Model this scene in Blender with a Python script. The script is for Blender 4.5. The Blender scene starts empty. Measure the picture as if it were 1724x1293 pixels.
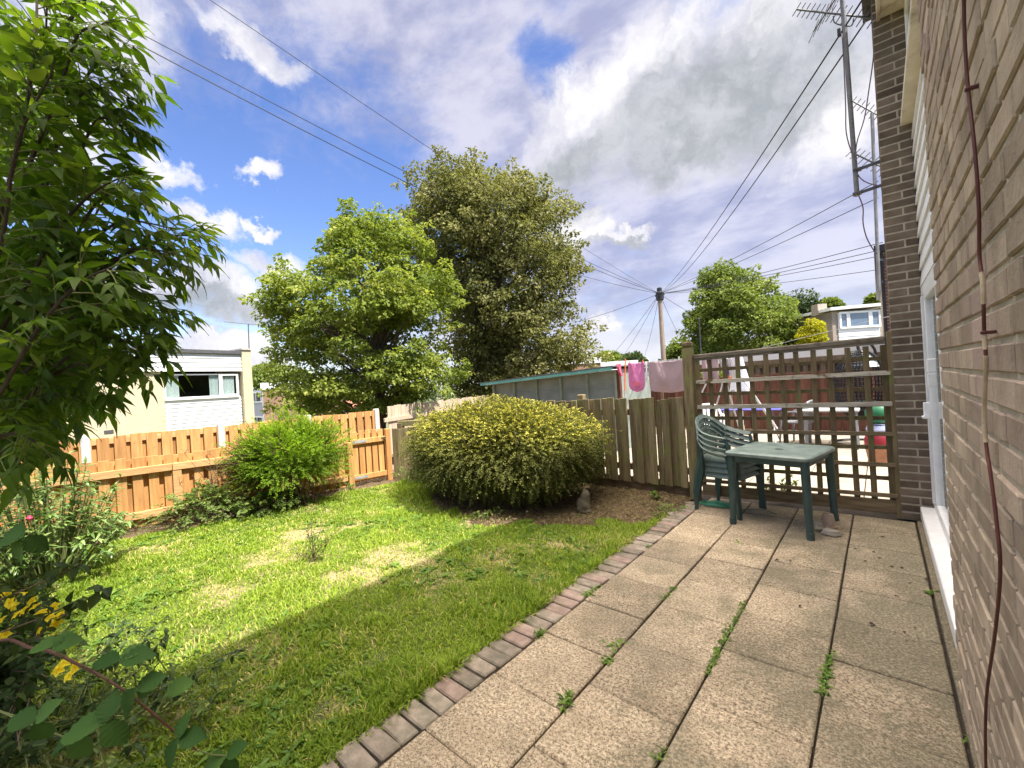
import bpy, math, random
import numpy as np
from mathutils import Vector, Matrix
R = np.random.default_rng(11)
random.seed(5)
scene = bpy.context.scene
COL = scene.collection
PI = math.pi
rad = math.radians
# ------------------------------------------------------------------ camera
F_PX, YAW, ROLL, EYE = 717.127, 0.712567, 0.0602718, 1.5
_c, _s = math.cos(YAW), math.sin(YAW)
FWD = np.array([-_s, _c, 0.0]); _rt = np.array([_c, _s, 0.0]); _up = np.array([0, 0, 1.0])
CR = _rt * math.cos(ROLL) - _up * math.sin(ROLL)
CU = _rt * math.sin(ROLL) + _up * math.cos(ROLL)
cam = bpy.data.cameras.new('camera')
cam.sensor_width = 36.0; cam.lens = F_PX / 1724 * 36.0
cam.clip_start = 0.05; cam.clip_end = 3000
co = bpy.data.objects.new('camera', cam); COL.objects.link(co)
co.matrix_world = Matrix(((CR[0], CU[0], -FWD[0], 0), (CR[1], CU[1], -FWD[1], 0), (CR[2], CU[2], -FWD[2], EYE), (0, 0, 0, 1)))
scene.camera = co

def ray(x, y): return (x - 862.0) * CR + (646.5 - y) * CU + F_PX * FWD
def at_z(x, y, z=0.0):
    r = ray(x, y); return r * ((z - EYE) / r[2]) + np.array([0, 0, EYE])
def at_y(x, y, Y): r = ray(x, y); return r * (Y / r[1]) + np.array([0, 0, EYE])
def at_x(x, y, X): r = ray(x, y); return r * (X / r[0]) + np.array([0, 0, EYE])
def at_d(x, y, d): return ray(x, y) * (d / F_PX) + np.array([0, 0, EYE])
def on_plane(x, y, a, b):
    a = np.array(a[:2], float); b = np.array(b[:2], float); n = np.array([-(b - a)[1], (b - a)[0]])
    r = ray(x, y); t = (a @ n) / (r[:2] @ n); return r * t + np.array([0, 0, EYE])

# ------------------------------------------------------------------ objects
ORG = {}
def tag(o, label=None, cat=None, group=None, kind=None):
    if label: o['label'] = label
    if cat: o['category'] = cat
    if group: o['group'] = group
    if kind: o['kind'] = kind
    return o
def thing(name, label, cat, loc=(0, 0, 0), group=None):
    o = bpy.data.objects.new(name, None); o.empty_display_size = 0.1
    COL.objects.link(o); o.location = [float(v) for v in loc]; ORG[o.name] = np.array(loc, float)
    return tag(o, label, cat, group)
def link(name, me, mat, parent=None):
    o = bpy.data.objects.new(name, me); COL.objects.link(o)
    if mat is not None:
        for m in (mat if isinstance(mat, (list, tuple)) else [mat]): me.materials.append(m)
    if parent is not None:
        o.parent = parent
    ORG[o.name] = ORG.get(parent.name, np.zeros(3)) if parent is not None else np.zeros(3)
    return o
def arr_mesh(name, V, Fc, mat, parent=None, rnd=None, smooth=False, mi=None):
    """V (n,3) world coordinates, Fc (m,k) faces with one k."""
    V = np.asarray(V, float).reshape(-1, 3); Fc = np.asarray(Fc, np.int32)
    off = ORG.get(parent.name, np.zeros(3)) if parent is not None else np.zeros(3)
    me = bpy.data.meshes.new(name)
    m, k = Fc.shape
    me.vertices.add(len(V)); me.vertices.foreach_set('co', (V - off).astype(np.float32).ravel())
    me.loops.add(m * k); me.loops.foreach_set('vertex_index', Fc.ravel())
    me.polygons.add(m); me.polygons.foreach_set('loop_start', np.arange(0, m * k, k, dtype=np.int32))
    me.polygons.foreach_set('loop_total', np.full(m, k, np.int32))
    me.polygons.foreach_set('use_smooth', np.full(m, smooth, bool))
    if mi is not None: me.polygons.foreach_set('material_index', np.asarray(mi, np.int32))
    me.update(calc_edges=True)
    if rnd is not None:
        a = me.attributes.new('rnd', 'FLOAT', 'FACE'); a.data.foreach_set('value', np.asarray(rnd, np.float32))
    return link(name, me, mat, parent)
def copy_tree(o, parent=None, loc=None, rz=None, label=None, group=None):
    c = o.copy(); COL.objects.link(c)
    if parent is not None: c.parent = parent
    if loc is not None: c.location = [float(v) for v in loc]
    if rz is not None: c.rotation_euler = (0, 0, rz)
    if label: c['label'] = label
    if group: c['group'] = group
    for ch in list(o.children): copy_tree(ch, c)
    return c

class MB:
    def __init__(s): s.v = []; s.f = []; s.r = []; s.m = []; s.cur = 0
    def add(s, V, Fs, rnd=None, mi=0):
        b = len(s.v); s.v += [tuple(map(float, p)) for p in V]
        rv = random.random() if rnd is None else rnd
        for f in Fs: s.f.append(tuple(b + i for i in f)); s.r.append(rv); s.m.append(mi)
        return s
    def obox(s, c, ax, ay, az, hx, hy, hz, ch=0.0, rnd=None, mi=0):
        """oriented box, half sizes, optional chamfer"""
        c = np.array(c, float); A = [np.array(a, float) for a in (ax, ay, az)]
        h = (hx, hy, hz)
        if ch <= 0:
            V = [c + A[0] * i * hx + A[1] * j * hy + A[2] * k * hz for i in (-1, 1) for j in (-1, 1) for k in (-1, 1)]
            Fs = [(0, 1, 3, 2), (4, 6, 7, 5), (0, 4, 5, 1), (2, 3, 7, 6), (0, 2, 6, 4), (1, 5, 7, 3)]
            return s.add(V, Fs, rnd, mi)
        ch = min(ch, min(h) * 0.9)
        V = []; idx = {}
        for sx in (-1, 1):
            for sy in (-1, 1):
                for sz in (-1, 1):
                    for a in range(3):
                        q = [h[0] * sx, h[1] * sy, h[2] * sz]
                        for b in range(3):
                            if b != a: q[b] -= ch * (sx, sy, sz)[b]
                        idx[(sx, sy, sz, a)] = len(V)
                        V.append(c + A[0] * q[0] + A[1] * q[1] + A[2] * q[2])
        Fs = []
        for a in range(3):
            b, d = (a + 1) % 3, (a + 2) % 3
            for sg in (-1, 1):
                l = []
                for (p, q) in ((-1, -1), (1, -1), (1, 1), (-1, 1)):
                    t = [0, 0, 0]; t[a] = sg; t[b] = p; t[d] = q
                    l.append(idx[(t[0], t[1], t[2], a)])
                Fs.append(tuple(l if sg > 0 else l[::-1]))
            for p in (-1, 1):
                for q in (-1, 1):
                    t0 = [0, 0, 0]; t0[a] = -1; t0[b] = p; t0[d] = q
                    t1 = list(t0); t1[a] = 1
                    l = [idx[(*t0, b)], idx[(*t1, b)], idx[(*t1, d)], idx[(*t0, d)]]
                    Fs.append(tuple(l if p * q < 0 else l[::-1]))
        for sx in (-1, 1):
            for sy in (-1, 1):
                for sz in (-1, 1):
                    l = [idx[(sx, sy, sz, a)] for a in range(3)]
                    Fs.append(tuple(l if sx * sy * sz > 0 else l[::-1]))
        return s.add(V, Fs, rnd, mi)
    def box(s, x0, x1, y0, y1, z0, z1, ch=0.0, rnd=None, mi=0):
        return s.obox(((x0 + x1) / 2, (y0 + y1) / 2, (z0 + z1) / 2), (1, 0, 0), (0, 1, 0), (0, 0, 1),
                      abs(x1 - x0) / 2, abs(y1 - y0) / 2, abs(z1 - z0) / 2, ch, rnd, mi)
    def bar(s, a, b, w, t, up=(0, 0, 1), ch=0.0, rnd=None, mi=0):
        """bar from a to b, width w along 'up'-ish, thickness t sideways"""
        a = np.array(a, float); b = np.array(b, float); d = b - a; L = np.linalg.norm(d); d /= L
        u = np.array(up, float); u = u - d * (u @ d); u /= np.linalg.norm(u); n = np.cross(d, u)
        return s.obox((a + b) / 2, d, u, n, L / 2, w / 2, t / 2, ch, rnd, mi)
    def tube(s, P, rr, n=8, cap=True, rnd=None, mi=0):
        P = [np.array(p, float) for p in P]
        if not hasattr(rr, '__len__'): rr = [rr] * len(P)
        V = []; Fs = []
        prev = None
        for i, p in enumerate(P):
            d = P[min(i + 1, len(P) - 1)] - P[max(i - 1, 0)]; d = d / (np.linalg.norm(d) + 1e-9)
            if prev is None:
                u = np.cross(d, (0, 0, 1.0)); 
                if np.linalg.norm(u) < 1e-3: u = np.cross(d, (1.0, 0, 0))
            else: u = prev - d * (prev @ d)
            u = u / (np.linalg.norm(u) + 1e-9); prev = u; w = np.cross(d, u)
            for k in range(n):
                a = 2 * PI * k / n; V.append(p + rr[i] * (math.cos(a) * u + math.sin(a) * w))
        for i in range(len(P) - 1):
            for k in range(n):
                a = i * n + k; b = i * n + (k + 1) % n
                Fs.append((a, b, b + n, a + n))
        if cap:
            Fs.append(tuple(range(n))[::-1]); Fs.append(tuple((len(P) - 1) * n + k for k in range(n)))
        return s.add(V, Fs, rnd, mi)
    def lathe(s, c, prof, n=16, rnd=None, mi=0):
        V = []; Fs = []
        for (r, z) in prof:
            for k in range(n):
                a = 2 * PI * k / n; V.append((c[0] + r * math.cos(a), c[1] + r * math.sin(a), c[2] + z))
        for i in range(len(prof) - 1):
            for k in range(n):
                a = i * n + k; b = i * n + (k + 1) % n; Fs.append((a, b, b + n, a + n))
        Fs.append(tuple(range(n))[::-1]); Fs.append(tuple((len(prof) - 1) * n + k for k in range(n)))
        return s.add(V, Fs, rnd, mi)
    def prism(s, poly, n, depth, rnd=None, mi=0):
        """polygon (list of 3d points) extruded by depth along n"""
        k = len(poly); n = np.array(n, float)
        V = [np.array(p, float) for p in poly] + [np.array(p, float) + n * depth for p in poly]
        Fs = [tuple(range(k))[::-1], tuple(range(k, 2 * k))] + [(i, (i + 1) % k, k + (i + 1) % k, k + i) for i in range(k)]
        return s.add(V, Fs, rnd, mi)
    def build(s, name, mat, parent=None, smooth=False, bevel=0.0, seg=1):
        off = ORG.get(parent.name, np.zeros(3)) if parent is not None else np.zeros(3)
        me = bpy.data.meshes.new(name)
        me.from_pydata([tuple(np.array(p) - off) for p in s.v], [], s.f)
        a = me.attributes.new('rnd', 'FLOAT', 'FACE'); a.data.foreach_set('value', np.array(s.r, np.float32))
        me.polygons.foreach_set('material_index', np.array(s.m, np.int32))
        if smooth:
            me.polygons.foreach_set('use_smooth', np.ones(len(s.f), bool))
            try: me.set_sharp_from_angle(angle=rad(40))
            except Exception: pass
        me.update()
        o = link(name, me, mat, parent)
        if bevel > 0:
            b = o.modifiers.new('bevel', 'BEVEL'); b.width = bevel; b.segments = seg; b.limit_method = 'ANGLE'
        return o

# ------------------------------------------------------------------ materials
def new_mat(name):
    m = bpy.data.materials.new(name); m.use_nodes = True
    nt = m.node_tree; nt.nodes.clear()
    out = nt.nodes.new('ShaderNodeOutputMaterial'); return m, nt, out
def nd(nt, t, **kw):
    n = nt.nodes.new(t)
    for k, v in kw.items():
        if k in n.inputs: n.inputs[k].default_value = v
        else: setattr(n, k, v)
    return n
def mth(nt, op, a, b=None, c=None, clamp=False):
    n = nt.nodes.new('ShaderNodeMath'); n.operation = op; n.use_clamp = clamp
    for i, v in enumerate((a, b, c)):
        if v is None: continue
        if isinstance(v, (int, float)): n.inputs[i].default_value = v
        else: nt.links.new(v, n.inputs[i])
    return n.outputs[0]
def mixc(nt, fac, a, b, blend='MIX'):
    n = nt.nodes.new('ShaderNodeMix'); n.data_type = 'RGBA'; n.blend_type = blend
    for i, v in ((0, fac), (6, a), (7, b)):
        if isinstance(v, (int, float)): n.inputs[i].default_value = v
        elif isinstance(v, (tuple, list)): n.inputs[i].default_value = (*v[:3], 1)
        else: nt.links.new(v, n.inputs[i])
    return n.outputs[2]
def ramp(nt, fac, stops):
    n = nt.nodes.new('ShaderNodeValToRGB'); e = n.color_ramp.elements
    while len(e) < len(stops): e.new(0.5)
    for i, (p, c) in enumerate(stops):
        e[i].position = p; e[i].color = (*c[:3], 1) if isinstance(c, (tuple, list)) else (c, c, c, 1)
    nt.links.new(fac, n.inputs[0]); return n.outputs[0]
def coords(nt, scale=(1, 1, 1), kind='Object'):
    tc = nt.nodes.new('ShaderNodeTexCoord'); mp = nt.nodes.new('ShaderNodeMapping')
    mp.inputs['Scale'].default_value = scale
    nt.links.new(tc.outputs[kind], mp.inputs[0]); return mp.outputs[0]
def noise(nt, vec, scale, detail=4, rough=0.55, dist=0.0):
    n = nt.nodes.new('ShaderNodeTexNoise'); n.inputs['Scale'].default_value = scale
    n.inputs['Detail'].default_value = detail; n.inputs['Roughness'].default_value = rough; n.inputs['Distortion'].default_value = dist
    nt.links.new(vec, n.inputs['Vector']); return n.outputs['Fac']
def attr(nt, name='rnd'):
    n = nt.nodes.new('ShaderNodeAttribute'); n.attribute_name = name; return n.outputs['Fac']
def surf(name, c1, c2, scale=8, stretch=(1, 1, 1), rough=0.7, bump=0.3, rv=0.25, c3=None, s3=2.0, t3=(0.55, 0.7), detail=5, metal=0.0, spec=0.4, bscale=None, bdist=0.01):
    """two-tone noise surface, optional third patchy tone (dirt, lichen), per-piece brightness change"""
    m, nt, out = new_mat(name)
    v = coords(nt, stretch)
    # shift the pattern piece by piece
    r = attr(nt)
    add = nt.nodes.new('ShaderNodeVectorMath'); add.operation = 'ADD'
    cmb = nt.nodes.new('ShaderNodeCombineXYZ')
    for i, k in enumerate((13.7, 7.3, 9.1)): nt.links.new(mth(nt, 'MULTIPLY', r, k), cmb.inputs[i])
    nt.links.new(v, add.inputs[0]); nt.links.new(cmb.outputs[0], add.inputs[1]); v = add.outputs[0]
    n1 = noise(nt, v, scale, detail)
    col = ramp(nt, n1, [(0.32, c1), (0.68, c2)])
    if c3 is not None:
        v2 = coords(nt); n2 = noise(nt, v2, s3, 6, 0.65)
        col = mixc(nt, ramp(nt, n2, [(t3[0], 0.0), (t3[1], 1.0)]), col, c3)
    br = mth(nt, 'ADD', mth(nt, 'MULTIPLY', mth(nt, 'SUBTRACT', r, 0.5), rv * 2), 1.0)
    hs = nt.nodes.new('ShaderNodeHueSaturation'); nt.links.new(col, hs.inputs['Color']); nt.links.new(br, hs.inputs['Value'])
    p = nd(nt, 'ShaderNodeBsdfPrincipled', Roughness=rough, Metallic=metal)
    p.inputs['Specular IOR Level'].default_value = spec
    nt.links.new(hs.outputs[0], p.inputs['Base Color'])
    if bump > 0:
        b = nd(nt, 'ShaderNodeBump', Strength=bump, Distance=bdist)
        nt.links.new(noise(nt, v, bscale or scale * 2.2, 6, 0.65), b.inputs['Height']); nt.links.new(b.outputs[0], p.inputs['Normal'])
    nt.links.new(p.outputs[0], out.inputs[0]); return m
def leaf_mat(name, c1, c2, c3=None, trans=0.35, rough=0.55, spec=0.25, tcol=None):
    """leaf: colour runs with the per-leaf attribute, light passes through"""
    m, nt, out = new_mat(name)
    r = attr(nt)
    st = [(0.0, c1), (1.0, c2)] if c3 is None else [(0.0, c1), (0.7, c2), (1.0, c3)]
    col = ramp(nt, r, st)
    p = nd(nt, 'ShaderNodeBsdfPrincipled', Roughness=rough); p.inputs['Specular IOR Level'].default_value = spec
    nt.links.new(col, p.inputs['Base Color'])
    t = nd(nt, 'ShaderNodeBsdfTranslucent')
    nt.links.new(mixc(nt, 1.0, col, tcol or (1.25, 1.3, 0.7), 'MULTIPLY'), t.inputs['Color'])
    mx = nd(nt, 'ShaderNodeMixShader', Fac=trans)
    nt.links.new(p.outputs[0], mx.inputs[1]); nt.links.new(t.outputs[0], mx.inputs[2]); nt.links.new(mx.outputs[0], out.inputs[0])
    return m
def plain(name, c, rough=0.5, metal=0.0, spec=0.4, alpha=None):
    return surf(name, tuple(x * 0.93 for x in c), tuple(min(1, x * 1.05) for x in c), 14, rough=rough, bump=0.05, rv=0.06, metal=metal, spec=spec)
def glass_mat(name, tint=(0.95, 0.97, 0.97), refl=0.06):
    m, nt, out = new_mat(name)
    g = nd(nt, 'ShaderNodeBsdfGlossy', Roughness=0.03); g.inputs['Color'].default_value = (1, 1, 1, 1)
    t = nd(nt, 'ShaderNodeBsdfTransparent'); t.inputs['Color'].default_value = (*tint, 1)
    lw = nt.nodes.new('ShaderNodeLayerWeight'); lw.inputs['Blend'].default_value = 0.5; fc = mth(nt, 'POWER', lw.outputs['Facing'], 4.0)
    mx = nd(nt, 'ShaderNodeMixShader')
    nt.links.new(mth(nt, 'ADD', mth(nt, 'MULTIPLY', fc, 0.6), refl, clamp=True), mx.inputs[0])
    nt.links.new(t.outputs[0], mx.inputs[1]); nt.links.new(g.outputs[0], mx.inputs[2]); nt.links.new(mx.outputs[0], out.inputs[0])
    return m
M = {}
V_ = (14, 14, 1.2)   # grain upright
X_ = (1.2, 14, 14); Y_ = (14, 1.2, 14)
M['new_wood'] = surf('new_wood', (0.40, 0.195, 0.066), (0.58, 0.315, 0.120), 2.2, V_, 0.65, 0.3, 0.26, c3=(0.32, 0.16, 0.06), s3=7, t3=(0.60, 0.72), spec=0.25)
M['new_rail'] = surf('new_rail', (0.44, 0.23, 0.09), (0.60, 0.36, 0.17), 2.2, Y_, 0.7, 0.25, 0.12, spec=0.25)
M['gate_wood'] = surf('gate_wood', (0.44, 0.21, 0.07), (0.62, 0.34, 0.13), 2.2, V_, 0.65, 0.25, 0.16, spec=0.25)
M['old_fence'] = surf('old_fence', (0.130, 0.098, 0.052), (0.275, 0.220, 0.130), 2.4, V_, 0.85, 0.6, 0.30, c3=(0.20, 0.20, 0.075), s3=5, t3=(0.47, 0.68), spec=0.15)
M['old_rail'] = surf('old_rail', (0.10, 0.07, 0.04), (0.17, 0.125, 0.08), 2.4, X_, 0.85, 0.6, 0.25, c3=(0.12, 0.13, 0.05), s3=5, spec=0.15)
M['trellis'] = surf('trellis', (0.118, 0.086, 0.048), (0.215, 0.160, 0.092), 2.4, V_, 0.85, 0.5, 0.22, c3=(0.15, 0.165, 0.055), s3=6, t3=(0.5, 0.7), spec=0.15)
M['trellis_rail'] = surf('trellis_rail', (0.135, 0.098, 0.058), (0.24, 0.182, 0.112), 2.4, X_, 0.85, 0.5, 0.2, c3=(0.14, 0.15, 0.06), s3=6, spec=0.15)
M['bleached'] = surf('bleached', (0.40, 0.345, 0.27), (0.62, 0.56, 0.47), 2.6, X_, 0.85, 0.5, 0.15, c3=(0.17, 0.12, 0.07), s3=9, t3=(0.56, 0.64), spec=0.15)
M['cap_wood'] = surf('cap_wood', (0.15, 0.125, 0.095), (0.28, 0.24, 0.19), 2.4, X_, 0.9, 0.8, 0.15, c3=(0.09, 0.065, 0.045), s3=7, spec=0.15)
M['pale_fence'] = surf('pale_fence', (0.42, 0.32, 0.22), (0.60, 0.48, 0.35), 2.2, V_, 0.8, 0.4, 0.15, spec=0.2)
M['red_fence'] = surf('red_fence', (0.085, 0.036, 0.024), (0.155, 0.07, 0.046), 2.4, V_, 0.8, 0.5, 0.3, spec=0.2)
M['brown_fence'] = surf('brown_fence', (0.15, 0.10, 0.06), (0.25, 0.18, 0.11), 2.4, V_, 0.8, 0.5, 0.25, spec=0.2)
M['concrete'] = surf('concrete', (0.42, 0.40, 0.36), (0.56, 0.54, 0.49), 30, rough=0.9, bump=0.3, rv=0.1, c3=(0.30, 0.29, 0.25), s3=4)
M['brick'] = surf('brick', (0.185, 0.128, 0.090), (0.285, 0.205, 0.150), 9, (1, 1, 1), 0.92, 0.7, 0.22, c3=(0.125, 0.085, 0.062), s3=14, t3=(0.58, 0.75), spec=0.12, bscale=55, bdist=0.006)
M['brick_dark'] = surf('brick_dark', (0.125, 0.094, 0.068), (0.205, 0.158, 0.116), 9, (1, 1, 1), 0.92, 0.6, 0.28, spec=0.12, bscale=55, bdist=0.006)
M['cream_paint'] = surf('cream_paint', (0.42, 0.32, 0.20), (0.60, 0.50, 0.36), 30, rough=.8, bump=.5, rv=.05)
M['mortar'] = surf('mortar', (0.36, 0.31, 0.235), (0.50, 0.44, 0.35), 20, rough=0.95, bump=0.6, rv=0.05, bscale=60)
M['mortar_grey'] = surf('mortar_grey', (0.38, 0.32, 0.24), (0.52, 0.45, 0.35), 20, rough=0.95, bump=0.6, rv=0.05, bscale=60)
M['upvc'] = plain('upvc', (0.86, 0.86, 0.86), 0.3)
M['cladding'] = plain('cladding', (0.78, 0.78, 0.77), 0.45)
M['cream'] = surf('cream', (0.52, 0.46, 0.34), (0.68, 0.62, 0.50), 6, rough=0.6, bump=0.1, rv=0.05, c3=(0.30, 0.23, 0.15), s3=3)
M['glass'] = glass_mat('glass')
M['dark_room'] = plain('dark_room', (0.03, 0.03, 0.032), 0.8)
M['black'] = plain('black', (0.02, 0.02, 0.022), 0.5)
M['cable_red'] = surf('cable_red', (0.075, 0.018, 0.014), (0.12, 0.035, 0.028), 20, rough=0.5, bump=0.1, rv=0.05, c3=(0.42, 0.32, 0.20), s3=1.5, t3=(0.60, 0.66))
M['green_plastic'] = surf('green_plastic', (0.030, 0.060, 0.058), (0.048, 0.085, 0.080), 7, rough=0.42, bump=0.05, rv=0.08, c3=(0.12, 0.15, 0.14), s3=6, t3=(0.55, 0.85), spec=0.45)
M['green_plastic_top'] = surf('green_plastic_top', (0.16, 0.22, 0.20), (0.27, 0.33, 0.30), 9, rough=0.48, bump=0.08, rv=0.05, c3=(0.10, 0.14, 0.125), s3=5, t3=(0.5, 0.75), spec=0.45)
M['soil'] = surf('soil', (0.075, 0.05, 0.030), (0.17, 0.12, 0.075), 22, rough=0.95, bump=1.0, rv=0.0, c3=(0.26, 0.2, 0.13), s3=10, t3=(0.55, 0.75), bdist=0.03)
M['bark'] = surf('bark', (0.06, 0.045, 0.03), (0.13, 0.10, 0.075), 4, (6, 6, 1), 0.95, 0.8, 0.1, bdist=0.03)
M['twig'] = surf('twig', (0.09, 0.06, 0.035), (0.19, 0.13, 0.085), 10, rough=0.9, bump=0.3, rv=0.3)
M['green_stem'] = surf('green_stem', (0.11, 0.14, 0.04), (0.20, 0.22, 0.08), 10, rough=0.7, bump=0.1, rv=0.2)
M['steel'] = surf('steel', (0.40, 0.41, 0.42), (0.55, 0.56, 0.56), 12, rough=0.5, bump=0.1, rv=0.08, metal=0.5)
M['steel_dark'] = surf('steel_dark', (0.085, 0.085, 0.09), (0.14, 0.14, 0.145), 12, rough=0.5, bump=0.1, rv=0.1, metal=0.4)
M['old_stone'] = surf('old_stone', (0.085, 0.070, 0.045), (0.165, 0.14, 0.095), 12, rough=.95, bump=.6, rv=0, c3=(0.10, 0.10, 0.05), s3=9)
M['mast'] = surf('mast', (0.17, 0.17, 0.172), (0.25, 0.25, 0.25), 8, rough=.6, bump=.1, rv=.05)
M['stone'] = surf('stone', (0.30, 0.26, 0.20), (0.48, 0.43, 0.35), 14, rough=0.9, bump=0.6, rv=0.1, c3=(0.18, 0.17, 0.10), s3=9)
M['white_plastic'] = plain('white_plastic', (0.76, 0.77, 0.78), 0.4)
M['grey_plastic'] = plain('grey_plastic', (0.17, 0.175, 0.19), 0.45)
M['pole_wood'] = surf('pole_wood', (0.17, 0.13, 0.10), (0.27, 0.21, 0.165), 3, V_, 0.85, 0.4, 0.05)
# ------------------------------------------------------------------ sky, sun
SUN_EL, SUN_AZ = rad(58.0), rad(4.0)      # azimuth from +X towards +Y
w = bpy.data.worlds.new('World'); scene.world = w; w.use_nodes = True
nt = w.node_tree; nt.nodes.clear()
wo = nt.nodes.new('ShaderNodeOutputWorld'); bg = nt.nodes.new('ShaderNodeBackground')
sk = nt.nodes.new('ShaderNodeTexSky'); sk.sky_type = 'NISHITA'; sk.sun_disc = False
sk.sun_elevation = SUN_EL; sk.sun_rotation = rad(90) - SUN_AZ
sk.air_density = 1.0; sk.dust_density = 0.6; sk.ozone_density = 2.0
tc = nt.nodes.new('ShaderNodeTexCoord'); DIRV = tc.outputs['Generated']
def vmath(op, a, b=None):
    n = nt.nodes.new('ShaderNodeVectorMath'); n.operation = op
    for i, v in enumerate((a, b)):
        if v is None: continue
        if isinstance(v, (tuple, list, np.ndarray)): n.inputs[i].default_value = [float(q) for q in v]
        else: nt.links.new(v, n.inputs[i])
    return n
def nz(vec, scale, detail=6, rough=0.6, dist=0.0, out='Fac'):
    n = nt.nodes.new('ShaderNodeTexNoise'); n.inputs['Scale'].default_value = scale; n.inputs['Detail'].default_value = detail
    n.inputs['Roughness'].default_value = rough; n.inputs['Distortion'].default_value = dist
    nt.links.new(vec, n.inputs['Vector']); return n.outputs[out]
def sdir(x, y):
    r = ray(x, y); return r / np.linalg.norm(r)
# ragged edges: the direction is pushed about by noise before the cloud masses are measured
wn = vmath('SUBTRACT', nz(DIRV, 5.0, 8, 0.62, out='Color'), (0.5, 0.5, 0.5)).outputs[0]
sc = nt.nodes.new('ShaderNodeVectorMath'); sc.operation = 'SCALE'; nt.links.new(wn, sc.inputs[0]); sc.inputs['Scale'].default_value = 0.22
wn2 = vmath('SUBTRACT', nz(DIRV, 22.0, 5, 0.6, out='Color'), (0.5, 0.5, 0.5)).outputs[0]
sc2 = nt.nodes.new('ShaderNodeVectorMath'); sc2.operation = 'SCALE'; nt.links.new(wn2, sc2.inputs[0]); sc2.inputs['Scale'].default_value = 0.045
WD = vmath('ADD', vmath('ADD', DIRV, sc.outputs[0]).outputs[0], sc2.outputs[0]).outputs[0]
def mass(x, y, rh, rv, soft=1.0, tilt=0.0, vec=None):
    """one cloud mass about a compass direction: 1 in the middle, 0 outside; rh, rv angular half sizes (rad)"""
    d = sdir(x, y); up = np.array([0, 0, 1.0]); e = np.cross(d, up); e /= np.linalg.norm(e); u = np.cross(e, d)
    ct, st = math.cos(tilt), math.sin(tilt); a = (e * ct + u * st) / rh; b = (-e * st + u * ct) / rv
    df = vmath('SUBTRACT', vec or WD, d).outputs[0]
    p = vmath('DOT_PRODUCT', df, a).outputs['Value']; q = vmath('DOT_PRODUCT', df, b).outputs['Value']
    r2 = mth(nt, 'ADD', mth(nt, 'MULTIPLY', p, p), mth(nt, 'MULTIPLY', q, q))
    # only the near half of the sphere
    f = vmath('DOT_PRODUCT', DIRV, d).outputs['Value']
    r2 = mth(nt, 'ADD', r2, mth(nt, 'MULTIPLY', mth(nt, 'LESS_THAN', f, 0.0), 99.0))
    return mth(nt, 'SUBTRACT', 1.0, r2)
def smax(l):
    o = l[0]
    for k in l[1:]:
        n = nt.nodes.new('ShaderNodeMath'); n.operation = 'SMOOTH_MAX'; nt.links.new(o, n.inputs[0]); nt.links.new(k, n.inputs[1]); n.inputs[2].default_value = 0.35
        o = n.outputs[0]
    return o
def sstep(v, a, b):
    n = nt.nodes.new('ShaderNodeMapRange'); n.interpolation_type = 'SMOOTHSTEP'
    n.inputs['From Min'].default_value = a; n.inputs['From Max'].default_value = b; nt.links.new(v, n.inputs['Value']); return n.outputs[0]
# high thin veil
sep = nt.nodes.new('ShaderNodeSeparateXYZ'); nt.links.new(DIRV, sep.inputs[0]); ZZ = sep.outputs['Z']
strch = vmath('MULTIPLY', DIRV, (1.0, 2.2, 3.2)).outputs[0]
veil_n = nz(strch, 1.6, 9, 0.62, 0.6)
blue_hole = smax([mass(560, 250, 0.42, 0.20, tilt=-0.4), mass(380, 330, 0.36, 0.26), mass(1180, 10, 0.10, 0.05, tilt=0.5), mass(920, 110, 0.07, 0.07), mass(540, 330, 0.22, 0.14)])
right_veil = smax([mass(1250, 330, 0.75, 0.45), mass(640, 60, 0.5, 0.16, tilt=-0.35), mass(1500, 200, 0.6, 0.6), mass(330, 60, 0.40, 0.18, tilt=-.3), mass(800, 120, .4, .2)])
veil = mth(nt, 'ADD', veil_n, mth(nt, 'MULTIPLY', sstep(right_veil, -0.8, 0.9), 0.34))
veil = mth(nt, 'SUBTRACT', veil, mth(nt, 'MULTIPLY', sstep(blue_hole, -0.6, 0.9), 0.30))
fine = nz(strch, 7.0, 8, 0.68, 1.2)
veil = mth(nt, 'ADD', veil, mth(nt, 'MULTIPLY', mth(nt, 'SUBTRACT', fine, 0.5), 0.30))
veil_m = mth(nt, 'MULTIPLY', sstep(veil, 0.38, 0.82), 0.86)
# heaped clouds
CUM = [(960, 180, .115, .065, .55), (1090, 110, .16, .085, .55), (1260, 70, .18, .10, .2), (1200, 190, .27, .115, .25), (1010, 245, .22, .075, .2), (1400, 160, .2, .12, 0),
       (435, 78, .085, .036, -.45), (290, 293, .046, .024, -.35), (412, 303, .044, .020, .1), (345, 380, .060, .026, -.3), (435, 388, .038, .014, 0),
       (330, 492, .13, .042, 0), (215, 480, .13, .05, 0), (390, 520, .10, .040, 0), (455, 450, .085, .028, 0), (360, 585, .16, .030, 0), (255, 600, .13, .03, 0), (440, 600, .07, .03, 0),
       (985, 408, .065, .028, 0), (1040, 412, .07, .018, 0), (985, 380, .04, .022, 0), (1000, 535, .055, .022, 0), (1020, 590, .10, .016, 0),
       (180, 60, .10, .08, 0), (60, 200, .12, .12, 0), (900, 400, .16, .05, 0)]
cum = smax([mass(x, y, a, b, tilt=t) for (x, y, a, b, t) in CUM])
det = mth(nt, 'MULTIPLY', mth(nt, 'SUBTRACT', nz(WD, 13.0, 7, 0.62), 0.5), 1.0)
cumd = mth(nt, 'ADD', cum, det)
cum_m = mth(nt, 'MULTIPLY', sstep(cumd, -0.25, 0.90), 0.96)
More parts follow.
